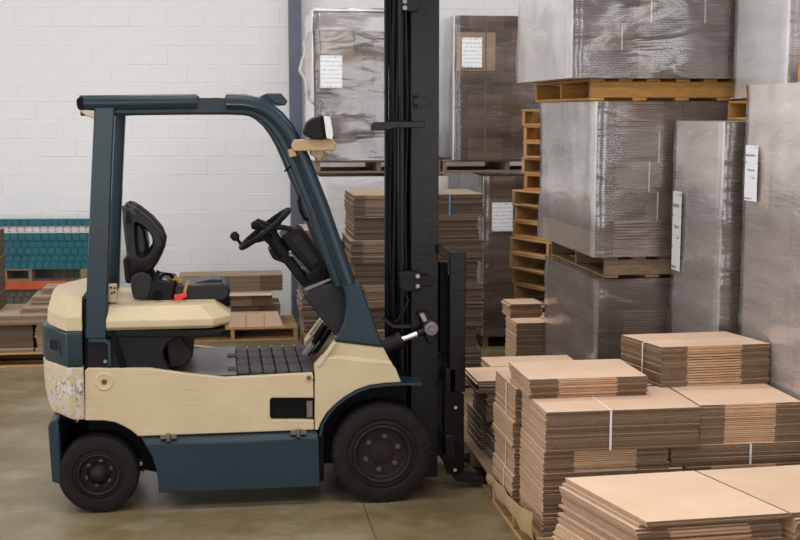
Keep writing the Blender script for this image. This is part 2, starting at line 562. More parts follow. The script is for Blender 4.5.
# near-flat panel on the band's chamfered corner; dark centre paints a recess's shade
cxr = Vector((XCH, Y0, 0)); cxe = Vector((XR, 7.2, 0)); dch = (cxe - cxr).normalized(); nch = Vector((-dch.y, dch.x, 0))
if nch.y > 0: nch = -nch
def chpt(t, z, d): 
    p = cxr + (cxe - cxr) * t + nch * d
    return (p.x, p.y, z)
za, zb = (-0.8883, 0.9053)[1], (-0.8855, 0.9891)[1]
rec = MB()
rec.add([chpt(.30, za, .004), chpt(.86, za, .004), chpt(.86, zb, .004), chpt(.30, zb, .004), chpt(.38, za + .02, .0015), chpt(.78, za + .02, .0015), chpt(.78, zb - .008, .0015), chpt(.38, zb - .008, .0015)],
        [(0, 1, 5, 4), (1, 2, 6, 5), (2, 3, 7, 6), (3, 0, 4, 7), (4, 5, 6, 7)], [0, 0, 0, 0, 1])
rec.build('painted_recess', ['blue_paint', 'dark_frame'], cw, smooth=0)
up = MB().loft([cw_loop((XF, XCH, XR + .03), (Y0, 7.2), (-0.8834, 1.0533)[1]), cw_loop((XF, XCH, XR + .035), (Y0, 7.2), (-0.8809, 1.1283)[1]),
                cw_loop((XF, XCH + .015, (-0.9276, 1.2235)[0]), (Y0 + .06, 7.24), (-0.8774, 1.2337)[1]), cw_loop((XF, XCH + .05, (-0.8838, 1.2370)[0]), (Y0 + .16, 7.3), (-0.8932, 1.2316)[1])])
up.build('counterweight_top', 'cream_paint', FK, bevel=0.006, smooth=14)
rg = MB().prism([(-0.9738, 0.5190), (-0.9542, 0.5410), (-0.9162, 0.5510), (-0.9090, 0.4427), (-0.9071, 0.1736), (-0.9608, 0.1903)], Y0 + .04, Y1 - .04)
rg.build('rear_guard', 'blue_paint', FK, bevel=0.01)

# --- chassis core behind the wheels
ch = MB()
ch.prism([(-0.7705, 0.5458), (-0.4834, 0.4725), (0.5309, 0.4582), (0.6870, 0.6632), (1.0160, 0.7229), (1.0800, 0.6974), (1.0806, 0.2361), (0.6265, 0.1836), (-0.3750, 0.1678), (-0.7791, 0.2659)], 7.19, 2 * YC - 7.19)
ch.prism([(-0.4657, 0.5177), (0.5711, 0.4802), (0.5685, 0.1269), (-0.3646, 0.1383)], 7.03, 2 * YC - 7.03)
ch.build('chassis', 'dark_frame', FK, bevel=0.004)
# rear axle stub with two pale fittings
ax = MB().cyl(((-0.4780, 0.2533)[0], 7.2, (-0.4780, 0.2533)[1]), ((-0.4780, 0.2533)[0], 7.10, (-0.4780, 0.2533)[1]), .012).cyl(((-0.4737, 0.2069)[0], 7.2, (-0.4740, 0.1953)[1]), ((-0.4737, 0.2069)[0], 7.10, (-0.4740, 0.1953)[1]), .014)
ax.build('axle_fitting', 'bolt_steel', FK)

# --- side skirt (both sides)
for sgn in (1, -1):
    def yy(y): return y if sgn > 0 else 2 * YC - y
    sk = MB()
    A = [(-0.4676, 0.4432), (0.5308, 0.4407), (0.5332, 0.3937), (-0.4359, 0.3902)]
    Bm = [(-0.4359, 0.3902), (0.5332, 0.3937), (0.5396, 0.1133), (-0.3707, 0.1152), (-0.3745, 0.1910), (-0.3839, 0.2610), (-0.4043, 0.3312)]
    sk.prism(Bm, yy(Y0), yy(Y0 + .07))
    # sloping shoulder above the flat plate
    tl, tr, br_, bl = A
    f1 = [(tl[0], yy(Y0 + .035), tl[1]), (tr[0], yy(Y0 + .035), tr[1]), (br_[0], yy(Y0), br_[1]), (bl[0], yy(Y0), bl[1])]
    f2 = [(p[0], yy(Y0 + .07), p[2]) for p in f1]
    sk.loft([f1, f2])
    sk.build('side_skirt', 'blue_paint', FK, bevel=0.004)

    # --- cream side panel
    pa = [(-0.7590, 0.8285), (-0.7397, 0.8420), (-0.4031, 0.8292), (-0.2005, 0.7947), (0.0098, 0.7654), (0.5051, 0.7763), (0.5095, 0.6311), (0.2686, 0.6391), (0.2600, 0.6249), (0.2587, 0.5264), (0.2698, 0.5114), (0.5084, 0.5029), (0.5108, 0.4443), (-0.4786, 0.4436),
          (-0.5161, 0.4794), (-0.5538, 0.5037), (-0.6023, 0.5283), (-0.6619, 0.5407), (-0.7677, 0.5457)]
    sp = MB().prism(pa, yy(Y0 + .012), yy(Y0 + .05)).build('side_panel', 'cream_paint', FK, bevel=0.006)
    # dark pocket behind the notch
    MB().prism([(0.2546, 0.6482), (0.5181, 0.6396), (0.5169, 0.4938), (0.2527, 0.5033)], yy(Y0 + .051), yy(Y0 + .12)).build('battery_pocket', 'dark_frame', sp)
    if sgn > 0:
        # latch plate in the notch, round boss with bolt, corner bolt, hinges
        MB().box((0.4693, 0.5946)[0], (0.5035, 0.5935)[0], Y0 + .03, Y0 + .05, (0.4686, 0.5131)[1], (0.4695, 0.6121)[1]).build('latch_plate', 'hinge_steel', sp, bevel=.003)
        c = (-0.6555, 0.7632)
        MB().lathe([(.052, Y0 + .012), (.046, Y0 + .006), (.034, Y0 + .008), (.022, Y0 + .010), (.0, Y0 + .010)], c[0], c[1], 28).build('panel_boss', 'cream_paint', sp)
        MB().lathe([(.015, Y0 + .011), (.015, Y0 + .004), (.010, Y0 + .001), (0, Y0 + .001)], c[0], c[1], 12).build('bolt', 'rusty_bolt', sp)
        c = (0.4821, 0.7509)
        MB().lathe([(.026, Y0 + .012), (.022, Y0 + .008), (.0, Y0 + .008)], c[0], c[1], 20).build('latch_boss', 'cream_paint', sp)
        MB().lathe([(.014, Y0 + .009), (.014, Y0 + .002), (0, Y0 + .002)], c[0], c[1], 6).build('bolt', 'rusty_bolt', sp)
        for hx, hy in ((168.5, 437.2), (298.5, 433)):
            c = atp(hx, hy)
            h = MB()
            h.box(c[0] - .045, c[0] - .012, Y0 - .004, Y0 + .02, c[1] - .010, c[1] + .012)
            h.box(c[0] + .012, c[0] + .045, Y0 - .004, Y0 + .02, c[1] - .010, c[1] + .012)
            h.cyl((c[0], Y0 - .004, c[1] - .022), (c[0], Y0 - .004, c[1] + .022), .012, seg=10)
            h.build('hinge', 'hinge_steel', sp, bevel=.002)

    # --- front cowl over the front wheel
    arch = [(1.0131, 0.7083), (0.9175, 0.7054), (0.8309, 0.6965), (0.7559, 0.6726), (0.6868, 0.6340), (0.6292, 0.5892), (0.5831, 0.5441), (0.5483, 0.4869), (0.5336, 0.4435)]
    lowc = [(0.5136, 0.4442), (0.5167, 0.8106), (0.5683, 0.8640), (0.6082, 0.8658), (0.9581, 0.8181), (0.9812, 0.7882)] + arch
    fc = MB().prism(lowc, yy(Y0 + .006), yy(Y0 + .12))
    upc = [(0.5797, 0.8637), (0.6372, 0.9487), (0.9120, 0.9095), (0.9523, 0.8299)]
    lo_ = [(p[0], yy(Y0 + .03), p[1]) for p in upc]
    hi_ = [(p[0], yy(Y0 + .14), p[1]) for p in upc]
    fc.loft([lo_, hi_])
    # shoulder strip between the two
    a_, b_, c_, d_ = (0.5797, 0.8608), (0.9581, 0.8151), (0.9523, 0.8328), (0.5912, 0.8807)
    fc.add([(a_[0], yy(Y0 + .006), a_[1]), (b_[0], yy(Y0 + .006), b_[1]), (c_[0], yy(Y0 + .031), c_[1]), (d_[0], yy(Y0 + .031), d_[1])], [(0, 1, 2, 3)])
    # sloped step edge towards the footwell
    fc.prism([(0.5167, 0.8106), (0.6259, 0.9548), (0.6429, 0.9486), (0.5509, 0.8125)], yy(Y0 + .0), yy(Y0 + .05))
    fc.build('front_cowl', 'cream_paint', FK, bevel=0.006)
    # blue arch lip and plate-like fender tip
    lip = [(1.1324, 0.6987), (1.0044, 0.7027), (0.9175, 0.6996), (0.8308, 0.6906), (0.7559, 0.6668), (0.6868, 0.6282), (0.6292, 0.5834), (0.5887, 0.5380), (0.5540, 0.4808), (0.5391, 0.4110)]
    fl_ = MB().sweep([(p[0], p[1]) for p in lip], [(-.004, yy(Y0 - .004)), (.010, yy(Y0 - .004)), (.010, yy(Y0 + .20)), (-.004, yy(Y0 + .20))])
    fl_.build('fender_lip', 'blue_paint', FK)

# --- pillar base, blue, with curved inner edge
for sgn in (1, -1):
    def yy(y): return y if sgn > 0 else 2 * YC - y
    pb = [(0.6288, 0.9576), (0.6604, 1.0057), (0.6864, 1.0684), (0.6982, 1.1484), (0.6929, 1.2230), (0.6678, 1.2948), (0.7813, 1.2840), (0.8435, 1.1049), (0.9120, 0.9124)]
    MB().prism(pb, yy(Y0 + .02), yy(Y0 + .15)).build('pillar_base', 'blue_paint', FK, bevel=0.012, seg=3)

# --- overhead guard
gpath = [(0.0420, 2.3070), (0.1452, 2.3044), (0.2159, 2.2882), (0.2702, 2.2609), (0.3246, 2.2172), (0.3734, 2.1568), (0.4167, 2.0796), (0.4601, 1.9855), (0.5582, 1.7342), (0.7131, 1.2797)]
gp2 = [(-0.7425, 2.2981), (-0.1148, 2.3068)]
full = [(-0.7427, 2.2928), (-0.1149, 2.2987), (0.0419, 2.2989), (0.1451, 2.2957), (0.2104, 2.2827), (0.2646, 2.2527), (0.3135, 2.2090), (0.3595, 2.1486), (0.4028, 2.0714), (0.4434, 1.9773), (0.5414, 1.7288), (0.6961, 1.2800)]
og = None
for sgn in (1, -1):
    ya = 6.985
    def yy(y): return y if sgn > 0 else 2 * YC - y
    def sec(hw, y0_, y1_, c):
        return [(-hw, yy(y0_ + c)), (-hw + c, yy(y0_)), (hw - c, yy(y0_)), (hw, yy(y0_ + c)), (hw, yy(y1_)), (-hw, yy(y1_))]
    core = MB().sweep(full, [(-.064, yy(ya + .05)), (-.05, yy(ya + .035)), (.028, yy(ya + .03)), (.028, yy(ya + .11)), (-.064, yy(ya + .11))])
    g = core.build('guard_rail', 'blue_paint', FK, smooth=40)
    if og is None: og = g
    cov = MB().sweep(gp2, sec(.041, ya, ya + .09, .018)).build('rail_cover', 'blue_paint', g, smooth=50)
    cov = MB().sweep(gpath, sec(.043, ya, ya + .09, .018)).build('rail_cover', 'blue_paint', g, smooth=50)
    # raised bead along the arch
    bead = [(p[0], p[1]) for p in gpath]
    MB().sweep(bead, [(-.026, yy(ya - .004)), (-.018, yy(ya - .008)), (-.010, yy(ya - .004)), (-.010, yy(ya + .01)), (-.026, yy(ya + .01))]).build('rail_bead', 'blue_paint', g, smooth=40)
    # rear leg
    leg = [(-0.6638, 2.2928), (-0.5556, 2.2929), (-0.5858, 1.8826), (-0.6378, 0.9994), (-0.7563, 1.0025), (-0.6990, 1.8291)]
    MB().prism(leg, yy(ya + .005), yy(ya + .09)).build('rear_leg', 'blue_paint', FK, bevel=0.008)
    # dark end cap at the rear of the rail
    MB().prism([(-0.7578, 2.3141), (-0.7469, 2.3274), (-0.7205, 2.3301), (-0.7227, 2.2607), (-0.7489, 2.2634), (-0.7562, 2.2821)], yy(ya - .002), yy(ya + .095)).build('end_cap', 'dark_frame', g, bevel=.004)
# roof cross bars and rear/front cross members
for u in (84, 104, 132, 160, 188, 216, 244):
    x, z = atp(u, 101)
    MB().box(x - .02, x + .02, 7.08, 2 * YC - 7.08, z - .02, z + .02).build('roof_bar', 'blue_paint', FK, bevel=.006)
MB().prism([(0.2494, 2.3427), (0.2660, 2.3536), (0.3482, 2.3538), (0.3834, 2.3102), (0.3693, 2.2856), (0.3145, 2.2937), (0.2820, 2.3209)], 7.05, 2 * YC - 7.05).build('front_header', 'blue_paint', FK, bevel=.006)
MB().prism([(-0.7541, 2.2634), (-0.6649, 2.2580), (-0.6662, 2.2125), (-0.7079, 2.2286)], 6.99, 7.14).build('rear_lamp', 'beige_plastic', FK, bevel=.006)
MB().prism([(-0.6543, 2.2607), (-0.5063, 2.2554), (-0.5070, 2.2285), (-0.6552, 2.2286)], 7.09, 2 * YC - 7.09).build('rear_header', 'blue_paint', FK, bevel=.004)
# foot bracket of the rear leg: blue angle rail beside the black plate
MB().sweep([(-0.7350, 0.9964), (-0.6434, 0.9939), (-0.6223, 0.9765), (-0.6231, 0.8527)], [(-.010, Y0 + .005), (.010, Y0 + .005), (.010, Y0 + .03), (-.010, Y0 + .03)]).build('leg_bracket', 'blue_paint', FK, bevel=.003)
MB().prism([(-0.7456, 1.0022), (-0.6054, 0.9986), (-0.5449, 0.8334), (-0.7506, 0.8395)], Y0 + .03, Y1 - .03).build('rear_side_plate', 'black_plastic', FK, bevel=.006)
MB().sweep([(-0.6095, 1.0436), (-0.5501, 0.8392)], [(-.014, Y0 + .02), (.014, Y0 + .02), (.014, Y0 + .05), (-.014, Y0 + .05)]).build('side_strut', 'dark_frame', FK, bevel=.003)
c = atp(105, 362)
MB().lathe([(.010, Y0 + .025), (.010, Y0 + .012), (0, Y0 + .012)], c[0], c[1], 10).build('bolt', 'bolt_steel', FK)
MB().box((-0.7569, 1.2256)[0], (-0.7473, 1.2254)[0], Y0 + .03, Y1 - .03, (-0.7813, 0.5462)[1], (-0.7601, 1.2256)[1]).build('seam_filler', 'dark_frame', FK)

# --- hood over the battery, tapering upwards
def hood(xl, xr, y, z, nose):
    far = 2 * YC - y
    return [(xl, y, z), (xr - nose, y, z), (xr, y + nose * 1.1, z), (xr, far - nose * 1.1, z), (xr - nose, far, z), (xl, far, z)]
hx0 = (-0.6354, 1.0834)[0]
hd = MB().loft([hood(hx0, (0.0257, 1.0446)[0], Y0 + .03, (-0.3977, 1.0467)[1], .09), hood(hx0, (0.0487, 1.0894)[0], Y0 + .0, (-0.3972, 1.0663)[1], .10), hood(hx0, (0.0516, 1.1007)[0], Y0, (-0.3963, 1.1029)[1], .10),
                hood(hx0 + .01, (-0.0438, 1.1820)[0], Y0 + .065, (-0.3980, 1.1742)[1], .08), hood(hx0 + .02, (-0.0821, 1.1941)[0], Y0 + .12, (-0.4009, 1.1744)[1], .06)])
hood_o = hd.build('battery_hood', 'cream_paint', FK, bevel=.005, smooth=14)
MB().prism([(-0.6364, 1.0498), (0.0200, 1.0362), (-0.0249, 1.0032), (-0.1686, 0.9985), (-0.6375, 1.0106)], Y0 + .035, Y1 - .035).build('hood_seal', 'black_plastic', FK, bevel=.006)
sb = [(-0.6048, 1.0210), (-0.1794, 1.0101), (-0.2568, 0.9894), (-0.3068, 0.9625), (-0.3296, 0.9235), (-0.3279, 0.8781), (-0.2940, 0.8032), (-0.5344, 0.8161)]
MB().prism(sb, Y0 + .045, Y1 - .045).build('seat_base', 'black_plastic', FK, bevel=.01)
MB().prism([(-0.3226, 0.9912), (-0.2253, 0.9881), (-0.1657, 0.8735), (-0.2166, 0.8123), (-0.3049, 0.8036)], Y0 + .12, Y1 - .12).build('hood_post', 'rim_paint', FK, bevel=.01)
# hinge block and slot behind the seat
hb = MB().box((-0.6306, 1.2131)[0], (-0.5864, 1.2122)[0], 7.12, 7.2, (-0.6259, 1.1844)[1], (-0.6231, 1.2842)[1])
hb.build('hood_hinge', 'cream_paint', FK, bevel=.006)
for q in ((111, 287.5), (115, 288), (112, 293), (114.5, 292)):
    c = atp(q[0], q[1], 7.12)
    MB().lathe([(.006, 7.12), (.006, 7.115), (0, 7.115)], c[0], c[1], 8).build('bolt', 'rim_paint', FK)

# --- footwell: steel plate and interlocking mat tiles
zf = (0.0099, 0.7712)[1]
xa, xm, xb = (-0.3158, 0.8096)[0], (0.0769, 0.7749)[0], (0.5222, 0.7787)[0]
MB().box(xa, xb, Y0 + .055, Y1 - .055, zf - .05, zf - .004).build('footwell_floor', 'dark_frame', FK)
MB().box(xa + .02, xm, Y0 + .055, Y1 - .055, zf - .004, zf + .008).build('floor_plate', 'steel_plate', FK, bevel=.003)
nt_, ny_ = 6, 4
for i in range(nt_):
    for j in range(ny_):
        w_ = (xb - xm) / nt_; d_ = (Y1 - Y0 - .12) / ny_
        mt = MB().box(xm + i * w_ + .004, xm + (i + 1) * w_ - .004, Y0 + .06 + j * d_ + .004, Y0 + .06 + (j + 1) * d_ - .004, zf - .003, zf + .014)
        # tab that overlaps the plate on the first column
        if i == 0 and j % 2 == 0:
            mt.box(xm - .05, xm + .006, Y0 + .06 + j * d_ + .06, Y0 + .06 + j * d_ + .16, zf + .008, zf + .014)
        mt.build('mat_tile', 'floor_mat', FK, bevel=.003, seg=1)

# --- wheels
def wheel(u, v, r, ya, w, front, mir):
    c = atp(u, v)
    cx, cz = c[0], r - .003
    def yy(y): return 2 * YC - y if mir else y
    y = ya
    rr = .60 * r if front else .54 * r
    prof = [(rr, y + .06), (rr, y + .012), (rr * 1.04, y + .006), (rr * 1.16, y + .012), (rr * 1.2, y + .004), (.86 * r, y), (.955 * r, y + .012), (r, y + .045), (r, y + w - .045), (.955 * r, y + w - .01), (.86 * r, y + w), (rr, y + w), (rr, y + w - .05)]
    t = MB().lathe([(a, yy(b)) for a, b in prof], cx, cz, 64)
    to = t.build('tyre', 'tyre_rubber', FK, smooth=40)
    if front:
        tr = MB()
        for k in range(34):
            a = 2 * math.pi * k / 34
            for (w0, w1, oa) in ((y + .004, y + .09, 0), (y + .12, y + w - .004, .09)):
                p = []
                for (rad, da) in ((r * .955, -.040), (r * 1.0, -.034), (r * 1.0, .034), (r * .955, .040)):
                    aa = a + oa + da
                    p.append((cx + rad * math.cos(aa), cz + rad * math.sin(aa)))
                y_in = w0 if w0 < y + .05 else w0
                tr.loft([[(q[0], yy(w0 + .012), q[1]) for q in p], [(q[0], yy(w1), q[1]) for q in p]])
        tr.build('tread', 'tyre_rubber', to, smooth=0)['kind'] = 'stuff'
    # rim: flange, dished disc
    rp = [(rr * 1.0, y + .05), (rr * .99, y + .008), (rr * .93, y + .004), (rr * .86, y + .010), (rr * .82, y + .045), (rr * .74, y + .055)]
    if front:
        rp += [(rr * .42, y + .055), (rr * .40, y + .050), (rr * .36, y + .048), (0, y + .048)]
    else:
        rp += [(rr * .60, y + .055), (rr * .52, y + .040), (rr * .40, y + .028), (rr * .33, y + .010), (rr * .26, y - .002), (rr * .10, y - .008), (0, y - .008)]
    rim = MB().lathe([(a, yy(b)) for a, b in rp], cx, cz, 48).build('rim', 'rim_paint', to, smooth=40)
    nb = 6
    for k in range(nb):
        a = 2 * math.pi * k / nb + .35
        bx_, bz_ = cx + rr * .57 * math.cos(a), cz + rr * .57 * math.sin(a)
        if front:
            MB().lathe([(.017, yy(y + .056)), (.017, yy(y + .046)), (.011, yy(y + .044)), (.011, yy(y + .036)), (0, yy(y + .036))], bx_, bz_, 6).build('lug_nut', 'nut_steel', to)
        else:
            MB().lathe([(.014, yy(y + .056)), (.013, yy(y + .045)), (0, yy(y + .043))], bx_, bz_, 8).build('lug_nut', 'nut_steel', to)
    return to
for mir in (False, True):
    wheel(382.5, 454, .292, 6.955, .21, True, mir)
    wheel(97.5, 475, .226, 7.0, .16, False, mir)

# --- seat
ys0, ys1 = 7.26, 7.62
outer = [(-0.5554, 1.7139), (-0.5327, 1.7252), (-0.5048, 1.7220), (-0.4634, 1.6957), (-0.3972, 1.6403), (-0.3423, 1.5733), (-0.3183, 1.5093), (-0.3281, 1.4515), (-0.3609, 1.3881), (-0.4020, 1.3307), (-0.4650, 1.3027), (-0.5215, 1.3038), (-0.5355, 1.4143), (-0.5526, 1.6106)]
inner = [(-0.4795, 1.6155), (-0.4570, 1.6152), (-0.4210, 1.5888), (-0.3989, 1.5683), (-0.3855, 1.5392), (-0.3806, 1.5102), (-0.3868, 1.4872), (-0.4016, 1.4584), (-0.4219, 1.4385), (-0.4476, 1.4302), (-0.4672, 1.4363), (-0.4749, 1.4654), (-0.4795, 1.5059), (-0.4805, 1.5752)]
icx = sum(p[0] for p in inner) / len(inner); icz = sum(p[1] for p in inner) / len(inner)
inner = [(icx + (p[0] - icx) * .86, icz + (p[1] - icz) * .86) for p in inner]
def ring_prism(mb, out, inn, y0, y1, inset):
    n = len(out)
    def mid(p, q, t): return (p[0] + (q[0] - p[0]) * t, p[1] + (q[1] - p[1]) * t)
    loops = []
    for y, t0, t1 in ((y0, .22, .78), (y0 + inset, .0, 1.0), (y1 - inset, 0, 1), (y1, .22, .78)):
        loops.append(([(mid(p, q, t0)[0], y, mid(p, q, t0)[1]) for p, q in zip(out, inn)], [(mid(p, q, t1)[0], y, mid(p, q, t1)[1]) for p, q in zip(out, inn)]))
    seq = [loops[0][1], loops[0][0], loops[1][0], loops[2][0], loops[3][0], loops[3][1], loops[2][1], loops[1][1], loops[0][1]]
    mb.loft(seq, caps=False)
for y0_ in (ys0, ys1 - .09):
    mb = MB(); ring_prism(mb, outer, inner, y0_, y0_ + .09, .03)
    mb.build('seat_wing', 'seat_vinyl', FK, bevel=0, smooth=60)
bp = [(-0.5490, 1.6979), (-0.4983, 1.6915), (-0.4543, 1.6389), (-0.4280, 1.5572), (-0.4188, 1.4697), (-0.4435, 1.3941), (-0.4684, 1.3125), (-0.5310, 1.3137)]
MB().prism(bp, ys0 + .05, ys1 - .05).build('backrest', 'seat_vinyl', FK, bevel=.02, seg=3)
MB().prism([(-0.5589, 1.4077), (-0.5303, 1.4246), (-0.5161, 1.3198), (-0.5175, 1.2675), (-0.5484, 1.2739)], ys0 + .02, ys1 - .02).build('back_shell', 'black_plastic', FK, bevel=.008)
hc = [(-0.5146, 1.3005), (-0.4912, 1.3319), (-0.4515, 1.3428), (-0.4123, 1.3276), (-0.3934, 1.2924), (-0.4031, 1.2402), (-0.4216, 1.1794), (-0.5007, 1.1840), (-0.5133, 1.2424)]
for y0_ in (7.235, 7.60):
    MB().prism(hc, y0_, y0_ + .04).build('recliner_cover', 'grey_plastic', FK, bevel=.01, seg=3)
MB().prism([(-0.4140, 1.2798), (-0.3796, 1.2966), (-0.2663, 1.2769), (-0.2801, 1.1719), (-0.4223, 1.1750)], 7.245, 7.63).build('seat_frame', 'black_plastic', FK, bevel=.01)
c = atp(158, 295, 7.275)
MB().lathe([(.03, 7.246), (.028, 7.238), (0, 7.238)], c[0], c[1], 20).build('frame_bolt', 'dark_frame', FK)
cu = [(-0.2757, 1.2421), (-0.2553, 1.2592), (-0.1525, 1.2572), (-0.0548, 1.2641), (0.0027, 1.2629), (0.0369, 1.2417), (0.0508, 1.2061), (0.0300, 1.1712), (-0.0223, 1.1546), (-0.2688, 1.1658)]
MB().prism(cu, 7.25, 7.62).build('seat_cushion', 'seat_vinyl', FK, bevel=.03, seg=4)
MB().prism([(-0.1546, 1.2598), (-0.0552, 1.2776), (0.0032, 1.2735), (0.0028, 1.2496), (-0.1549, 1.2468)], 7.34, 7.54).build('cushion_pad', 'seat_vinyl', FK, bevel=.012, seg=3)
MB().prism([(-0.0975, 1.1562), (0.0417, 1.1650), (0.0527, 1.1232), (0.0002, 1.1125), (-0.0807, 1.1262)], 7.30, 7.58).build('seat_slide', 'dark_frame', FK, bevel=.006)
MB().prism([(-0.4700, 1.1759), (-0.0917, 1.1560), (-0.0923, 1.1265), (-0.4708, 1.1466)], 7.30, 7.58).build('seat_rail', 'dark_frame', FK, bevel=.004)
# red buckle, yellow belt and clutter on the seat
MB().prism([(-0.2729, 1.2069), (-0.2272, 1.2118), (-0.1987, 1.2141), (-0.1991, 1.1937), (-0.2221, 1.1854), (-0.2227, 1.1591), (-0.2683, 1.1601)], 7.215, 7.25).build('belt_buckle', 'red_plastic', FK, bevel=.004)
MB().sweep([(-0.2135, 1.2013), (-0.2100, 1.2305), (-0.1978, 1.2653), (-0.1889, 1.2855)], [(-.008, 7.238), (.008, 7.238), (.008, 7.248), (-.008, 7.248)]).build('seat_belt', 'yellow_webbing', FK)
MB().sweep([(-0.2854, 1.2706), (-0.2630, 1.2897), (-0.2340, 1.2578)], [(-.01, 7.33), (.01, 7.33), (.01, 7.40), (-.01, 7.40)]).build('seat_belt', 'yellow_webbing', FK)
MB().tube([(*(-0.3983, 1.2710)[:1], 7.3, (-0.3983, 1.2710)[1]), ((-0.3745, 1.3114)[0], 7.3, (-0.3745, 1.3114)[1]), ((-0.3568, 1.3373)[0], 7.3, (-0.3568, 1.3373)[1])], [.012, .012, .014], 10).build('recline_lever', 'black_plastic', FK)
MB().tube([((-0.3579, 1.2936)[0], 7.30, (-0.3579, 1.2936)[1]), ((-0.3288, 1.3193)[0], 7.31, (-0.3288, 1.3193)[1]), ((-0.2947, 1.3128)[0], 7.33, (-0.2947, 1.3128)[1]), ((-0.2671, 1.2743)[0], 7.36, (-0.2671, 1.2743)[1])], .010, 8).build('belt_stalk', 'dark_frame', FK)
MB().cyl(((-0.3351, 1.2931)[0], 7.29, (-0.3351, 1.2931)[1]), ((-0.3127, 1.2752)[0], 7.29, (-0.3127, 1.2752)[1]), .010).build('belt_bolt', 'bolt_steel', FK)

# --- steering column, dash and wheel
sc_ = [(0.2779, 1.4332), (0.3199, 1.4626), (0.3968, 1.4193), (0.5566, 1.2108), (0.5141, 1.1752), (0.4607, 1.2370), (0.3722, 1.3535), (0.3069, 1.3787)]
MB().prism(sc_, 7.42, 7.62).build('steering_column', 'black_plastic', FK, bevel=.012, seg=3)
dp = [(0.3518, 1.5189), (0.4525, 1.5709), (0.4936, 1.5525), (0.6283, 1.3538), (0.5983, 1.3184), (0.5327, 1.3016), (0.4681, 1.3685), (0.3981, 1.4471)]
MB().prism(dp, 7.36, 7.70).build('dash_panel', 'black_plastic', FK, bevel=.014, seg=3)
MB().prism([(0.3986, 1.5129), (0.4577, 1.5416), (0.5804, 1.3672), (0.5327, 1.3441)], 7.352, 7.362).build('dash_cover', 'grey_plastic', FK, bevel=.004)
for q, col_ in (((291, 255), 'bolt_steel'), ((303, 267), 'steel_plate')):
    c = atp(q[0], q[1], 7.41)
    MB().box(c[0] - .014, c[0] + .014, 7.40, 7.44, c[1] - .01, c[1] + .01).build('column_switch', col_, FK, bevel=.004)
lc = [(0.4626, 1.2037), (0.5160, 1.2442), (0.6640, 1.2801), (0.7054, 1.2584), (0.7345, 1.1442), (0.7159, 1.0245), (0.6677, 0.9354), (0.6323, 0.9784)]
MB().prism(lc, 7.08, 2 * YC - 7.08).build('front_console', 'grey_plastic', FK, bevel=.012, seg=3)
MB().prism([(0.4659, 1.2493), (0.6325, 1.3124), (0.6382, 1.3008), (0.4772, 1.2346)], 7.074, 7.09).build('console_trim', 'steel_plate', FK, bevel=.002)
MB().prism([(0.4963, 1.2857), (0.5381, 1.3208), (0.6275, 1.3670), (0.6689, 1.3184), (0.7102, 1.2516), (0.6382, 1.1990), (0.5311, 1.2012)], 7.33, 7.68).build('column_shroud', 'black_plastic', FK, bevel=.01)
bw = MB()
for k in range(6):
    a = k / 5
    p = atp(324 + 14 * a, 272 + 5 * a - 5 * math.sin(a * 3.1), 7.2)
    bw.prism([(p[0] - .012, p[1] - .06), (p[0] + .004, p[1] - .06), (p[0] + .008, p[1] + .03), (p[0] - .006, p[1] + .034)], 7.16, 7.34)
bw.build('column_bellows', 'dark_frame', FK, bevel=.003)
wc = (0.2614, 1.5618)
d_ = Vector((.79, 0, .61)).normalized(); n_ = Vector((.61, 0, -.79)).normalized()
C3 = Vector((wc[0], YC, wc[1]))
ring = [C3 + (d_ * math.cos(2 * math.pi * k / 40) + Vector((0, 1, 0)) * math.sin(2 * math.pi * k / 40)) * .178 for k in range(40)]
sw = MB().tube(ring, .0165, 10, closed=True).build('steering_wheel', 'black_plastic', FK)
hubp = C3 + n_ * .05
sp_ = MB()
for k in range(3):
    a = 2 * math.pi * k / 3 + .5
    e = C3 + (d_ * math.cos(a) + Vector((0, 1, 0)) * math.sin(a)) * .172
    sp_.tube([hubp, (hubp + e) / 2 + n_ * .01, e], [.02, .014, .011], 8)
sp_.cyl(hubp - n_ * .025, hubp + n_ * .03, .05, .045)
sp_.cyl(hubp + n_ * .02, hubp + n_ * .14, .042, .05)
sp_.build('spokes', 'black_plastic', sw)
kn = C3 - d_ * .165 - n_ * .02 + Vector((0, -.04, 0))
kb = MB().tube([kn, kn - n_ * .03, kn - n_ * .045, kn - n_ * .075, kn - n_ * .085], [.010, .010, .026, .026, .012], 14).build('steering_knob', 'black_plastic', sw)
for (ku, kv, Y_) in ((253, 225, 7.42), (257, 222.5, 7.5)):
    p0 = atp(ku, kv, Y_); p1 = atp(ku + 12, kv + 3, Y_); p2 = atp(300, 231, Y_)
    lv = MB().tube([(p1[0], Y_, p1[1]), ((p1[0] + p2[0]) / 2, Y_, (p1[1] + p2[1]) / 2 + .008), (p2[0], Y_, p2[1])], .012, 8).build('control_lever', 'rim_paint', FK)
    MB().tube([(p0[0] - .012, Y_, p0[1]), (p0[0], Y_, p0[1]), (p1[0] - .02, Y_, p1[1] + .004), (p1[0], Y_, p1[1])], [.012, .026, .02, .012], 12).build('lever_knob', 'black_plastic', lv)
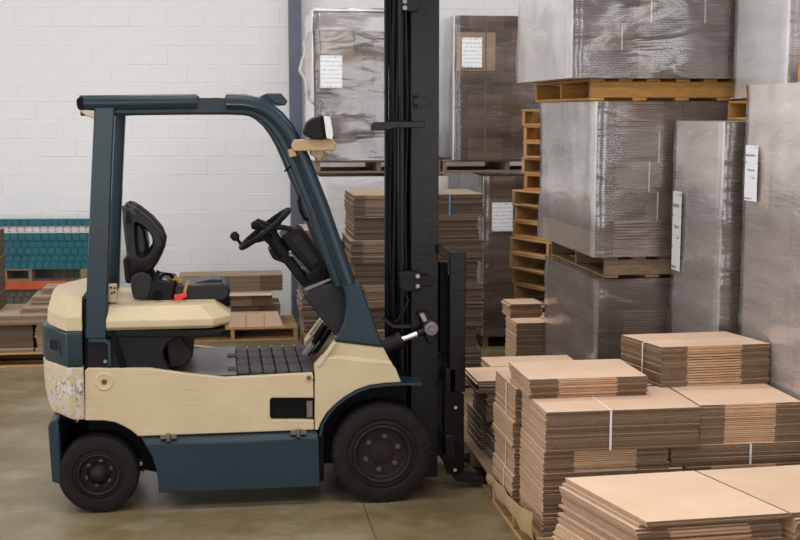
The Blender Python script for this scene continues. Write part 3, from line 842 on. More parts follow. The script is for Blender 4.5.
# mirror-like grab handle at the far pillar
MB().tube([((0.5411, 1.7388)[0], 7.80, (0.5412, 1.7450)[1]), ((0.4976, 1.7268)[0], 7.77, (0.4976, 1.7268)[1]), ((0.4819, 1.7021)[0], 7.76, (0.4819, 1.7021)[1]), ((0.4967, 1.6397)[0], 7.76, (0.4967, 1.6397)[1]), ((0.5211, 1.5896)[0], 7.77, (0.5211, 1.5896)[1]), ((0.5770, 1.5764)[0], 7.80, (0.5771, 1.5827)[1])], .012, 8).build('grab_handle', 'black_plastic', FK)
MB().tube([((0.3612, 1.9183)[0], 7.05, (0.3612, 1.9183)[1]), ((0.3781, 1.9376)[0], 7.03, (0.3781, 1.9376)[1]), ((0.4060, 1.9513)[0], 7.03, (0.4060, 1.9513)[1])], [.004, .008, .006], 8).build('tape_tail', 'dark_frame', FK)
# pedals
for i, (u0, v0, u1, v1, Y_) in enumerate(((304, 354, 322, 330, 7.3), (312, 352, 330, 330, 7.45), (306, 352, 326, 326, 7.65))):
    p0 = atp(u0, v0, Y_); p1 = atp(u1, v1, Y_)
    pd = MB().tube([(p0[0] + .02, Y_, p0[1]), (p1[0], Y_, p1[1])], .016, 8).build('pedal_arm', 'dark_frame', FK)
    MB().prism([(p0[0] - .01, p0[1]), (p0[0] + .012, p0[1] - .008), ((p0[0] + p1[0]) / 2 + .012, (p0[1] + p1[1]) / 2 - .01), ((p0[0] + p1[0]) / 2 - .01, (p0[1] + p1[1]) / 2)], Y_ - .05, Y_ + .05).build('pedal_pad', 'black_plastic' if i else 'steel_plate', pd, bevel=.004)
x, z = atp(322, 337, 7.5)
MB().cyl(((0.5466, 0.8789)[0], 7.6, (0.5466, 0.8789)[1]), ((0.6091, 0.9649)[0], 7.6, (0.6091, 0.9649)[1]), .018).build('brake_cylinder', 'bolt_steel', FK)

# --- work lamp taped to the pillar
wl = [(0.4664, 2.1347), (0.4835, 2.1897), (0.5169, 2.2171), (0.5613, 2.2280), (0.5945, 2.2170), (0.5993, 2.1179), (0.5658, 2.0959), (0.4883, 2.1072)]
lamp = MB().prism(wl, 6.92, 7.10).build('work_lamp', 'black_plastic', FK, bevel=.008, seg=3)
MB().prism([(0.5668, 2.2280), (0.6112, 2.2253), (0.6272, 2.1288), (0.6214, 2.0957), (0.5826, 2.1069)], 6.915, 7.105).build('lamp_lens', 'lens_glass', lamp, bevel=.006)
for q in (0.25, 0.55, 0.85):
    p0, p1 = (0.6158, 2.2198), (0.6289, 2.1014)
    yq = 6.915 + .19 * q
    MB().tube([(p0[0], yq, p0[1]), (p1[0] + .004, yq, p1[1])], .004, 6).build('lens_guard', 'dark_frame', lamp)
MB().prism([(0.5545, 2.2309), (0.5710, 2.2309), (0.5867, 2.1079), (0.5701, 2.1079)], 6.910, 7.11).build('lens_frame', 'dark_frame', lamp, bevel=.003)
MB().prism([(0.3939, 2.0689), (0.4108, 2.0991), (0.6270, 2.1040), (0.6436, 2.0791), (0.6378, 2.0404), (0.5653, 2.0351), (0.4046, 2.0358)], 6.945, 7.12).build('tape_wrap', 'tan_tape', lamp, bevel=.006)
MB().prism([(0.3771, 2.0415), (0.4103, 2.0496), (0.4264, 2.0082), (0.3849, 2.0001)], 6.955, 7.1).build('tape_wrap', 'tan_tape', lamp, bevel=.004)
MB().prism([(0.5050, 2.0406), (0.5885, 2.0403), (0.5715, 2.0016), (0.5546, 1.9850), (0.5048, 2.0130)], 6.98, 7.08).build('lamp_bracket', 'tan_tape', lamp, bevel=.005)

# --- mast
YM = 7.14; YMf = 2 * YC - YM
for sgn in (1, -1):
    def yy(y): return y if sgn > 0 else 2 * YC - y
    x0, x1 = (1.0935, 1.4542)[0], (1.2557, 1.4516)[0]
    xm_ = (1.0582, 1.4547)[0]
    # outer channel: web towards the outside plus two flanges turned inwards
    c_ = MB().box(x0, x1, yy(YM), yy(YM + .022), .09, 3.25)
    c_.box(x0, x0 + .022, yy(YM + .022), yy(YM + .10), .09, 3.25)
    c_.box(x1 - .022, x1, yy(YM + .022), yy(YM + .10), .09, 3.25)
    mo = c_.build('mast_channel', 'mast_steel', FK, bevel=.004)
    # inner rail
    MB().box(x0 + .03, x1 - .03, yy(YM + .03), yy(YM + .09), .14, 3.22).build('inner_rail', 'dark_frame', mo)
    # lift cylinder just behind the channel
    xc_ = (1.0553, 1.4483)[0]
    cyl_ = MB().cyl((xc_, yy(YM + .10), .12), (xc_, yy(YM + .10), 2.2), .032, seg=24).cyl((xc_, yy(YM + .10), 2.2), (xc_, yy(YM + .10), 3.2), .020, seg=20)
    cyl_.build('lift_cylinder', 'mast_steel', FK)
    # rear flange (thin dark edge seen left of the hoses)
    xr0, xr1 = (0.9639, 1.4388)[0], (0.9831, 1.4385)[0]
    if sgn > 0: MB().box(xr0, xr1, yy(7.28), yy(7.34), .6, 3.22).build('hose_guard', 'dark_frame', FK, bevel=.003)
# hoses
for i, (u, Y_) in enumerate(((391, 7.30), (394.5, 7.27), (398, 7.26), (407, 7.21))):
    pts = []
    for k in range(15):
        z = .62 + k * .188
        xx = atp(u, 250, Y_)[0] + .006 * math.sin(k * .9 + i * 2) + (-.03 * max(0, 1 - k / 2) if i < 2 else 0)
        pts.append((xx, Y_ + .006 * math.cos(k * .7 + i), z))
    MB().tube(pts, .0135 if i < 3 else .010, 8).build('hydraulic_hose', 'hose_rubber', FK)
xg0, xg1 = (0.9942, 1.4318)[0], (1.1332, 1.4296)[0]
MB().box(xg0, xg1, 7.34, 7.355, .7, 3.2).build('hose_tray', 'dark_frame', FK)
# cross members between the two channels
for z0, z1 in ((.16, .32), (.95, 1.08), (1.9, 2.02), (3.05, 3.2)):
    MB().box((1.1053, 1.4540)[0] - .0, (1.1465, 1.4534)[0], YM + .02, YMf - .02, z0, z1).build('mast_crossmember', 'mast_steel', FK, bevel=.006)
# chains
for Y_ in (7.36, 7.51):
    xx = atp(425, 250, Y_)[0]
    MB().box(xx - .012, xx + .012, Y_ - .015, Y_ + .015, .5, 3.2).build('lift_chain', 'fork_steel', FK)
# brackets on the near channel
MB().prism([(0.8514, 2.1769), (0.8657, 2.1938), (1.1584, 2.1991), (1.1585, 2.1623), (0.9973, 2.1598), (0.9170, 2.1458), (0.8541, 2.1460)], 7.05, 7.14).build('hose_bracket', 'mast_steel', FK, bevel=.004)
bk = MB().prism([(1.0332, 2.9005), (1.1362, 2.9019), (1.1391, 2.8519), (1.1249, 2.8127), (1.0332, 2.8145)], 7.115, 7.14).build('mast_bracket', 'mast_steel', FK, bevel=.004)
for q in ((404.5, 1.5), (404.5, 8)):
    c = atp(q[0], q[1], 7.12)
    MB().lathe([(.014, 7.116), (.014, 7.104), (0, 7.104)], c[0], c[1], 6).build('bolt', 'bolt_steel', bk)
bk = MB().prism([(1.1054, 2.3521), (1.1314, 2.3550), (1.1547, 2.3352), (1.2011, 2.3296), (1.2157, 2.3126), (1.2012, 2.2898), (1.1548, 2.2869), (1.1316, 2.2670), (1.1055, 2.2727)], 7.118, 7.14).build('mast_bracket', 'mast_steel', FK, bevel=.003)
for q in ((416, 97), (416, 105.5)):
    c = atp(q[0], q[1], 7.12)
    MB().lathe([(.009, 7.12), (.009, 7.110), (0, 7.110)], c[0], c[1], 6).build('bolt', 'dark_frame', bk)
cl = MB().prism([(1.0144, 1.3227), (1.0436, 1.3338), (1.1312, 1.3351), (1.1430, 1.3086), (1.2017, 1.3075), (1.2194, 1.2838), (1.2018, 1.2491), (1.1431, 1.2502), (1.1315, 1.2212), (1.0436, 1.2230), (1.0144, 1.2470)], 7.06, 7.14).build('hose_clamp', 'black_plastic', FK, bevel=.006)
for q in ((417.5, 276), (417.5, 286)):
    c = atp(q[0], q[1], 7.06)
    MB().lathe([(.013, 7.062), (.013, 7.050), (0, 7.050)], c[0], c[1], 8).build('bolt', 'bolt_steel', cl)
MB().tube([((1.0466, 1.2201)[0], 7.10, (1.0466, 1.2201)[1]), ((1.0701, 1.1668)[0], 7.09, (1.0701, 1.1668)[1]), ((1.0407, 1.0970)[0], 7.09, (1.0407, 1.0970)[1]), ((0.9996, 1.0391)[0], 7.1, (0.9996, 1.0391)[1])], .008, 8).build('clamp_wire', 'hose_rubber', FK)
MB().sweep([(0.9293, 1.0584), (0.9820, 1.0159), (1.0820, 1.0135)], [(-.008, 7.08), (.008, 7.08), (.008, 7.13), (-.008, 7.13)]).build('pipe_bracket', 'fork_steel', FK)
# tilt cylinder
def T3(u, v, Y_):
    p = atp(u, v, Y_)
    return (p[0], Y_, p[1])
tc = MB().cyl(T3(372, 352, 7.08), T3(400, 340, 7.08), .043, seg=20).cyl(T3(398, 341, 7.08), T3(402, 339, 7.08), .050, seg=20).build('tilt_cylinder', 'black_plastic', FK)
MB().cyl(T3(400, 340, 7.08), T3(418, 333.5, 7.08), .019, seg=18).build('piston_rod', 'chrome', tc)
MB().cyl(T3(417, 333.8, 7.08), T3(430, 329, 7.08), .021, seg=18).build('rod_end', 'mast_steel', tc)
MB().prism([(1.1317, 1.0863), (1.1788, 1.0970), (1.2261, 1.0370), (1.2383, 0.9303), (1.1970, 0.8958), (1.1733, 0.9438)], 7.10, 7.14).build('rod_bracket', 'mast_steel', FK, bevel=.006)
c = atp(431.5, 329, 7.05)
eye = MB().lathe([(.040, 7.12), (.040, 7.05), (.034, 7.044), (.022, 7.044), (.022, 7.052), (.017, 7.052), (.017, 7.038), (0, 7.038)], c[0], c[1], 24).build('rod_eye', 'steel_plate', tc)
MB().prism([(1.1283, 1.0870), (1.1546, 1.0981), (1.1781, 1.0507), (1.1547, 1.0395)], 7.04, 7.10).build('rod_lock', 'bolt_steel', tc, bevel=.004)

# --- carriage, load backrest, forks
xk0, xk1 = (1.2587, 1.1628)[0], (1.3298, 1.1612)[0]
cg = MB()
for z0, z1 in ((.22, .36), (.62, .76)):
    cg.box(xk0 + .03, xk1 + .02, 7.06, 2 * YC - 7.06, z0, z1)
cg.box(xk0 - .02, xk0 + .04, 7.20, 7.30, .2, .8)
cg.box(xk0 - .02, xk0 + .04, 7.57, 7.67, .2, .8)
cg.build('carriage', 'mast_steel', FK, bevel=.006)
br = MB()
xb0, xb1 = (1.3105, 1.1676)[0], (1.4050, 1.1656)[0]
zt = (1.3384, 1.4474)[1]
for Y_ in (7.06, 7.30, 7.54, 2 * YC - 7.10):
    br.box(xb0 if Y_ < 7.1 else xb0 + .03, xb1, Y_, Y_ + .04, .62, zt if Y_ < 7.1 else zt - .16)
br.box(xb1 - .035, xb1, 7.09, 2 * YC - 7.06, zt - .22, zt - .17)
br.build('load_backrest', 'mast_steel', FK, bevel=.005)
MB().prism([(1.2456, 1.4795), (1.2632, 1.4909), (1.2869, 1.4614), (1.3224, 1.4462), (1.3226, 1.4140), (1.2695, 1.4149), (1.2458, 1.4387)], 7.07, 7.13).build('backrest_arm', 'fork_steel', FK, bevel=.004)
MB().prism([(1.2695, 1.3738), (1.3174, 1.3730), (1.3200, 0.8338), (1.2717, 0.8352)], 7.17, 7.24).build('backrest_stay', 'dark_frame', FK, bevel=.004)
for j, Y_ in enumerate((7.22, 7.65)):
    ya_, yb_ = Y_ - .055, Y_ + .055
    xs0, xs1 = (1.3516, 0.4435)[0], (1.4178, 0.4412)[0]
    fp = [(xs0 - .004, .80), (xs1 - .02, .80), (xs1, .12), (xs1 + .02, .085), (xs1 + .08, .07), (xs1 + .98, .055), (xs1 + .98, .040), (xs1 + .05, .035), (xs0 + .02, .045), (xs0 - .004, .10)]
    MB().prism(fp, ya_, yb_).build('fork', 'fork_steel', FK, bevel=.006)
    hk = MB().prism([(1.2968, 0.6082), (1.3686, 0.6240), (1.4169, 0.5802), (1.4199, 0.1366), (1.3959, 0.0947), (1.3173, 0.0981), (1.2989, 0.1661)], ya_ - .01 if j == 0 else yb_ - .02, ya_ + .02 if j == 0 else yb_ + .01).build('fork_hanger', 'mast_steel', FK, bevel=.006)
    if j == 0:
        for q in ((455.5, 407.5), (455, 470)):
            c = atp(q[0], q[1], ya_ - .01)
            MB().lathe([(.010, ya_ - .008), (.010, ya_ - .018), (0, ya_ - .02)], c[0], c[1], 10).build('bolt', 'beige_plastic', hk)
c0 = T3(443, 378, 7.2); c1 = T3(450, 392, 7.2)
MB().tube([c0, ((c0[0] + c1[0]) / 2 + .02, 7.19, (c0[2] + c1[2]) / 2 + .02), c1], .02, 10).build('carriage_hose', 'rim_paint', FK)
# ------------------------------------------------------------------ pallets
def pallet(cx, cy, z, L, Wd, axis, mt, label, rz=0.0, h=.135, group=None, mt2=None):
    """stringers run along `axis` ('x' or 'y'); L is the length along the stringers, Wd across."""
    mt2 = mt2 or mt
    root = empty('pallet', (cx, cy, z), rz + (0 if axis == 'x' else math.pi / 2))
    tag(root, label, 'pallet', group)
    tb = .018; sh = h - 2 * tb
    for k in (-1, 0, 1):
        link('stringer', boxmesh('stringer', L - .004, .036, sh, mt2), root, (0, k * (Wd / 2 - .02), tb + sh / 2))
    n = 7
    bw = .092
    for k in range(n):
        x = -L / 2 + bw / 2 + k * (L - bw) / (n - 1)
        link('deck_board', boxmesh('deck_board', bw if k not in (0, n - 1) else bw + .0, Wd, tb, mt), root, (x, R.uniform(-.006, .006), h - tb / 2), (0, 0, R.uniform(-.008, .008)))
    for k in range(5):
        x = -L / 2 + bw / 2 + k * (L - bw) / 4
        link('bottom_board', boxmesh('bottom_board', bw, Wd, tb, mt), root, (x, 0, tb / 2))
    return root

# ------------------------------------------------------------------ bundles of flat cartons
BROWN = ['kraft_face', 'kraft_edge', 'kraft_fold', 'kraft_side']
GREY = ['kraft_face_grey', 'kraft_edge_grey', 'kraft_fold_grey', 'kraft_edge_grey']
WRAP = ['wrap_face', 'wrap_edge', 'wrap_fold', 'wrap_edge']
EDGY = ['kraft_face', 'kraft_edge', 'kraft_fold', 'kraft_edge']
def bundle_mesh(w, d, h, n, segs=((1, 'e'),), seed=0, jit=.004, mats=BROWN, lean=(0, 0), shear=0):
    r = random.Random(seed)
    mb = MB()
    t = h / n
    tot = sum(s[0] for s in segs)
    for i in range(n):
        last = i == n - 1
        ox = r.uniform(-jit, jit) + lean[0] * i / n; oy = r.uniform(-jit, jit) + lean[1] * i / n
        x = -w / 2
        tw = r.uniform(-.0012, .0012)
        for sw, kind in segs:
            x1 = x + w * sw / tot
            g = .10 if kind == 'e' else r.uniform(.16, .42)
            if last: g = 0
            z0 = i * t; z1 = (i + 1) * t - g * t
            py = 0 if kind == 'e' else r.uniform(-.003, .004)
            fm = 1 if kind == 'e' else 2
            mb.box(x + ox, x1 + ox, -d / 2 + oy + py, d / 2 + oy + py, z0, z1, [0, 0, fm, 3, fm, 3])
            x = x1
    if shear: mb.v = [(p[0] - shear * p[1], p[1], p[2]) for p in mb.v]
    return mb.mesh('cardboard_bundle', mats)

def strap_x(parent, xs, w, d, h, mt='strap_white', r=.004, wd=.011):
    """strap in the plane x = xs, round front, top and back of a bundle (local coordinates)."""
    mb = MB(); e = .006
    mb.box(xs - wd / 2, xs + wd / 2, -d / 2 - e - .002, -d / 2 - e, 0.0, h + .0007)
    mb.box(xs - wd / 2, xs + wd / 2, d / 2 + e, d / 2 + e + .002, 0.0, h + .0007)
    mb.box(xs - wd / 2, xs + wd / 2, -d / 2 - e - .002, d / 2 + e + .002, h - .001, h + .0007)
    o = bpy.data.objects.new('strap', mb.mesh('strap', mt)); COL.objects.link(o); o.parent = parent
    return o
def strap_y(parent, ys, w, d, h, mt='strap_white', wd=.011):
    mb = MB(); e = .006
    mb.box(-w / 2 - e - .002, -w / 2 - e, ys - wd / 2, ys + wd / 2, 0.0, h + .0007)
    mb.box(w / 2 + e, w / 2 + e + .002, ys - wd / 2, ys + wd / 2, 0.0, h + .0007)
    mb.box(-w / 2 - e - .002, w / 2 + e + .002, ys - wd / 2, ys + wd / 2, h - .001, h + .0007)
    o = bpy.data.objects.new('strap', mb.mesh('strap', mt)); COL.objects.link(o); o.parent = parent
    return o

SEED = [100]
def bundle(x0, x1, y0, y1, z0, z1, label, segs=((1, 'e'),), n=None, rz=0, sx=None, sy=None, mats=BROWN, jit=.004, group=None, lean=(0, 0), rot=None, smt='strap_white', shear=0):
    SEED[0] += 1
    w, d, h = x1 - x0, y1 - y0, z1 - z0
    n = n or max(2, round(h / .0105))
    me = bundle_mesh(w, d, h - .001, n, segs, SEED[0], jit, mats, lean, shear)
    o = bpy.data.objects.new('cardboard_bundle', me); COL.objects.link(o)
    o.location = ((x0 + x1) / 2, (y0 + y1) / 2, z0)
    o.rotation_euler = rot or (0, 0, rz)
    tag(o, label, 'cardboard bundle', group)
    for s in (sx or ()): strap_x(o, s * w, w, d, h - .001, smt)
    for s in (sy or ()): strap_y(o, s * d, w, d, h - .001, smt)
    return o

PAT = ((.22, 'e'), (.56, 'f'), (.22, 'e'))
PAT2 = ((.24, 'e'), (.50, 'f'), (.26, 'e'))
FULL = ((1, 'e'),)

# ---- front pallet with six piles of flat cartons
pallet(2.20, 6.385, 0, 1.33, 1.03, 'x', 'wood_pale', 'pale wooden pallet under the strapped carton bundles, kraft sheet over its edge')
zz = [.135, .305, .465, .575, .78]
G1_ = 'bundles in the body of the large strapped stack'
P = 'in the strapped stack beside the forks'
bundle(1.575, 2.37, 5.87, 6.37, zz[3], zz[4], 'wide white-strapped carton bundle with dark cut edges, top front left of the stack', sx=(-.085,), sy=None)
bundle(2.385, 2.93, 5.90, 6.37, zz[3], zz[4], 'carton bundle with pale folded middle, right of the white-strapped wide bundle', PAT2)
bundle(1.57, 2.215, 5.88, 6.37, zz[2], zz[3], 'thin carton bundle with pale folded middle under the white-strapped wide bundle', PAT2)
bundle(2.235, 2.925, 5.89, 6.37, zz[2], zz[3], 'thin dark-edged carton bundle with white strap, just behind the foreground sheets', sx=(.105,))
bundle(1.565, 2.29, 5.875, 6.37, zz[1], zz[2], 'dark-edged carton bundle in the third tier down at the strapped stack corner', n=15)
bundle(2.31, 2.925, 5.89, 6.37, zz[1], zz[2], 'carton bundle in the third tier down, hidden behind the foreground sheets', PAT)
bundle(1.57, 2.26, 5.88, 6.37, zz[0], zz[1], 'bottom corner carton bundle resting on the pale pallet behind kraft sheet', n=15)
bundle(2.28, 2.925, 5.89, 6.37, zz[0], zz[1], 'bottom carton bundle on the pale pallet, hidden behind the foreground sheets', PAT)
zb = [.135, .30, .455, .60, .78]
for k in range(4):
    nm = ['bottom', 'second', 'third', 'topmost'][k]
    bundle(1.535 + .01 * (k % 2), 2.19, 6.395, 6.885, zb[k], zb[k + 1], nm + ' rear carton bundle of the strapped stack, its side facing the forks' + (', white strap' if k in (0, 1, 3) else ''), sy=((-.12,) if k in (0, 1, 3) else None), n=14)
    bundle(2.215, 2.86, 6.40, 6.885, zb[k], zb[k + 1], nm + ' rear right carton bundle inside the strapped stack', PAT, n=12)
bundle(1.565, 2.195, 6.17, 6.60, .781, .80, 'lowest of three thin carton layers on top of the stack corner, pale fold in front', PAT2, n=2, jit=.004)
bundle(1.570, 2.195, 6.155, 6.60, .801, .84, 'middle layer of three thin carton layers on top of the stack corner', PAT2, n=4, jit=.006)
bundle(1.555, 2.185, 6.14, 6.60, .841, .888, 'top layer of three thin carton layers on the stack corner, smooth tan sheet', PAT2, n=4, jit=.006)
bundle(2.28, 2.905, 6.335, 6.735, .781, 1.0, 'carton bundle with pale folded middle lying alone on top of the stack', PAT2, n=15, sy=(-.12,), mats=EDGY, rz=.03, shear=.2, jit=.005)

# kraft slip sheet curling over the pallet edge
ss = MB()
N_ = 32
loops = []
tp = [(5.86, .275), (5.95, .250), (6.05, .236), (6.23, .206), (6.44, .200), (6.62, .194), (6.75, .185), (6.93, .165)]
def lerp(tab, y):
    for (a, za), (b, zb_) in zip(tab, tab[1:]):
        if y <= b: return za + (zb_ - za) * max(0, (y - a) / (b - a))
    return tab[-1][1]
for k in range(N_ + 1):
    y = 5.86 + 1.06 * k / N_
    z1 = lerp(tp, y); z0 = .105 + .012 * math.sin(k * .5)
    xo = 1.518 + .006 * math.sin(k * .7)
    loops.append([(xo, y, z0), (xo - .014, y, (z0 + z1) / 2), (xo - .008, y, z1), (xo - .005, y, z1), (xo - .011, y, (z0 + z1) / 2), (xo + .003, y, z0)])
ss.loft(loops)
o = ss.build('slip_sheet', 'wood_pale')
tag(o, 'tan kraft slip sheet standing along the pale pallet edge near the floor', 'slip sheet')
o.data.materials[0] = MATS['tan_tape']

# ---- nearest sheets, bottom right, turned a little
ER = math.radians(2.5)
ESH = .2
ec = (2.30, 5.20)
def erot(dx, dy): return (ec[0] + (dx - ESH * dy) * math.cos(ER) - dy * math.sin(ER), ec[1] + (dx - ESH * dy) * math.sin(ER) + dy * math.cos(ER))
pallet(ec[0], ec[1], 0, 1.25, .60, 'x', 'wood_pale', 'pale wooden pallet under the nearest sheets, below the picture edge', ER)
def ebun(dx0, dx1, dy0, dy1, z0, z1, label, **kw):
    c = erot((dx0 + dx1) / 2, (dy0 + dy1) / 2); w, d = dx1 - dx0, dy1 - dy0
    return bundle(c[0] - w / 2, c[0] + w / 2, c[1] - d / 2, c[1] + d / 2, z0, z1, label, rz=ER, shear=ESH, **kw)
ebun(-.70, -.03, -.32, .33, .135, .34, 'lower carton bundle of the nearest stack, left pile', segs=PAT, n=17, jit=.010)
ebun(.03, .66, -.32, .33, .135, .34, 'lower carton bundle of the nearest stack, right pile', segs=PAT, n=17, jit=.008)
ebun(-.67, -.02, -.31, .33, .341, .530, 'ragged-edged carton bundle under the nearest smooth sheet, bottom right of picture', segs=PAT, n=15, jit=.014)
ebun(.02, .68, -.35, .32, .341, .530, 'upper carton bundle of the nearest stack, right pile', segs=PAT, n=15, jit=.008)
ebun(-.645, -.005, -.335, .335, .531, .555, 'large smooth tan sheet lying nearest the camera, left of the seam', n=2, jit=.002)
ebun(.005, .70, -.335, .335, .531, .555, 'large smooth tan sheet lying nearest the camera, right of the seam', n=2, jit=.002)

# ---- pallet at the fork tips with sagging bundles
pallet(1.97, 7.57, 0, .86, 1.18, 'x', 'wood_grey', 'grey wooden pallet on the fork blades')
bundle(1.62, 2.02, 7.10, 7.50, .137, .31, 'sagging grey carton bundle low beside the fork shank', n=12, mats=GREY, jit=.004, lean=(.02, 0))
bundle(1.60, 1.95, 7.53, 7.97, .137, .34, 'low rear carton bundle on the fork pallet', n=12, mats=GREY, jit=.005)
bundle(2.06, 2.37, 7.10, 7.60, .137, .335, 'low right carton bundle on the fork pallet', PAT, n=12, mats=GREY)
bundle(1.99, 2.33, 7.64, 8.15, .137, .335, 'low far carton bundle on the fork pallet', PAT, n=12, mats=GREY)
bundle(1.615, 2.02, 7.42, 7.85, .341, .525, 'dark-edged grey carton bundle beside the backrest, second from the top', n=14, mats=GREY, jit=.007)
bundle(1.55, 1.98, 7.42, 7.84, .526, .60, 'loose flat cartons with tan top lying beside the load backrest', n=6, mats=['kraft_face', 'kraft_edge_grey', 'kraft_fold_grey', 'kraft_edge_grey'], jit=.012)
bundle(1.74, 2.34, 7.88, 8.20, .341, .595, 'carton bundle with clean tan top behind the three thin layers', PAT, n=20)

# ------------------------------------------------------------------ shrink-wrapped loads
def film_mesh(w, d, h, seed, mats_by, bulge=.02, top_up=.002, drop=0.0, amp=.010, milk=None):
    r = Vector((seed * 3.1, seed * 1.7, 0))
    mb = MB()
    c = .012
    per = []
    nx, ny = max(6, int(w / .07)), max(6, int(d / .07))
    def edge(p, q, n, side):
        for k in range(n):
            t = k / n
            per.append((p[0] + (q[0] - p[0]) * t, p[1] + (q[1] - p[1]) * t, side))
    x, y = w / 2 + .014, d / 2 + .014
    edge((-x + c, -y), (x - c, -y), nx, 0)
    edge((x - c, -y), (x, -y + c), 1, 0)
    edge((x, -y + c), (x, y - c), ny, 1)
    edge((x, y - c), (x - c, y), 1, 1)
    edge((x - c, y), (-x + c, y), nx, 2)
    edge((-x + c, y), (-x, y - c), 1, 2)
    edge((-x, y - c), (-x, -y + c), ny, 3)
    edge((-x, -y + c), (-x + c, -y), 1, 3)
    n = len(per)
    nz = max(8, int(h / .06))
    zs = [-drop + (h + drop) * k / nz for k in range(nz + 1)]
    vs, fs, ms = [], [], []
    for z in zs:
        for px, py, sd in per:
            q = noise.noise(Vector((px * 3, py * 3, z * 5)) + r)
            q2 = noise.noise(Vector((px * 9, py * 9, z * 2.2)) + r)
            k = max(0.0, (q * .7 + q2 * .3)) * amp * 2
            f = 1 + k / max(abs(px), abs(py), .2)
            vs.append((px * f, py * f, z))
    # two top rings
    for s_, dz in ((.97, top_up * .8), (.80, top_up)):
        for px, py, sd in per:
            q = noise.noise(Vector((px * 5, py * 5, 9)) + r) * top_up * .8
            vs.append((px * s_, py * s_, h + dz + q))
    rows = len(zs) + 2
    for k in range(rows - 1):
        for i in range(n):
            j = (i + 1) % n
            fs.append((k * n + i, k * n + j, (k + 1) * n + j, (k + 1) * n + i))
            sd = per[i][2]
            mm_ = mats_by[sd]
            if milk and sd in milk and k < len(zs):
                wob = .05 * noise.noise(Vector((vs[k * n + i][0] * 4, vs[k * n + i][1] * 4, 3)) + r)
                mm_ = 1 if zs[min(k, len(zs) - 1)] / h + wob > milk[sd] else mm_
            ms.append(mm_ if k < len(zs) - 1 else mats_by[4])
    fs.append(tuple((rows - 1) * n + i for i in range(n))); ms.append(mats_by[4])
    mb.add(vs, fs, ms)
    return mb.mesh('stretch_film', ['film_clear', 'film_milky_sheen', 'film_hazy', 'film_sheen_fade_low', 'film_sheen_fade_high'], 60)

def wrapped(x0, x1, y0, y1, z0, z1, label, tiers, cols, seed, faces=(0, 2, 2, 1, 0), mats=WRAP, nl=12, patt=None, straps=(), dark=(), top_up=.002, rows=2, group=None, drop=0.0, rz=0, strap_mt='strap_white', film_h=None, milk=None):
    w, d, h = x1 - x0, y1 - y0, z1 - z0
    root = empty('wrapped_load', ((x0 + x1) / 2, (y0 + y1) / 2, z0), rz)
    tag(root, label, 'wrapped load', group)
    r = random.Random(seed)
    zz = [0]
    for t in tiers: zz.append(zz[-1] + t)
    s = h / zz[-1]
    zz = [q * s for q in zz]
    for k in range(len(tiers)):
        cc = cols[k % len(cols)]
        xs = [-w / 2]
        for q in cc: xs.append(xs[-1] + w * q / sum(cc))
        for c in range(len(cc)):
            pt = FULL if (k + c + seed) % 2 else PAT
            if patt: pt = patt
            for j in range(rows):
                dd = d / rows
                ww = xs[c + 1] - xs[c] - .006
                hh = zz[k + 1] - zz[k] - .002
                me = bundle_mesh(ww, dd - .006, hh, nl, pt if j == 0 else FULL, seed * 50 + k * 7 + c * 3 + j, .004, mats)
                o = link('bundle', me, root, ((xs[c] + xs[c + 1]) / 2, -d / 2 + dd * (j + .5), zz[k]))
                if j == 0 and (k, c) in straps:
                    mb = MB(); e = dd / 2 + .004
                    xs_ = ww * .12
                    mb.box(xs_ - .005, xs_ + .005, -e - .002, -e, 0, hh)
                    mb.box(xs_ - .005, xs_ + .005, -e - .002, e, hh - .001, hh + .001)
                    so = link('strap', mb.mesh('strap', strap_mt), o)
    fm = link('stretch_film', film_mesh(w, d, film_h or h, seed, faces, top_up=top_up, drop=drop, milk=milk), root)
    return root

def sheet_front(root, x0, x1, z0, z1, y, mt, name, th=.003):
    """flat sheet on the front (-y) side, local coordinates of the load."""
    return link(name, MB().box(x0, x1, y - th, y, z0, z1).mesh(name, mt), root)
def sheet_left(root, y0, y1, z0, z1, x, mt, name, th=.003):
    return link(name, MB().box(x - th, x, y0, y1, z0, z1).mesh(name, mt), root)

# ---- tall column of three loads (front face at 7.75 m)
pallet(3.03, 8.43, 0, 1.25, 1.36, 'x', 'wood_grey', 'grey pallet on the floor under the three-high wrapped column')
wrapped(2.43, 3.66, 7.78, 9.10, .136, 1.174, 'lowest wrapped load of the three-high column, film torn and creased in front', [1] * 5, [(1, 1), (.62, .38)], 3, straps=((4, 1), (3, 0), (2, 1)), faces=(0, 2, 2, 2, 0))
pallet(3.06, 8.44, 1.178, 1.20, 1.34, 'x', 'wood_grey', 'weathered grey pallet between the lowest and the middle wrapped load', h=.138)
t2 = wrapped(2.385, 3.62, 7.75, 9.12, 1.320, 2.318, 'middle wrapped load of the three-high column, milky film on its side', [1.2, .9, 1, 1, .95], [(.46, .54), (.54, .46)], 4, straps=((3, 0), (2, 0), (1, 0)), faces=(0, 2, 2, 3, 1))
pallet(2.945, 8.45, 2.322, 1.22, 1.40, 'x', 'wood_orange', 'bright orange-brown pallet under the topmost wrapped load', h=.138)
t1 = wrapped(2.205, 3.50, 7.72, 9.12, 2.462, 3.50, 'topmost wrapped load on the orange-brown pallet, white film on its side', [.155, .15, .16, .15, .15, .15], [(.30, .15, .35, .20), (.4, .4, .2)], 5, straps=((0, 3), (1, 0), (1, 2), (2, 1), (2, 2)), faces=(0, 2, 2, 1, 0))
# peach cardboard corner boards on the left sides
for t, hh in ((t1, .26), (t2, .16)):
    sheet_left(t, -.69, .60, .005, hh, -(1.295 if t is t1 else 1.235) / 2 - .004, 'kraft_face', 'corner_board', .003)

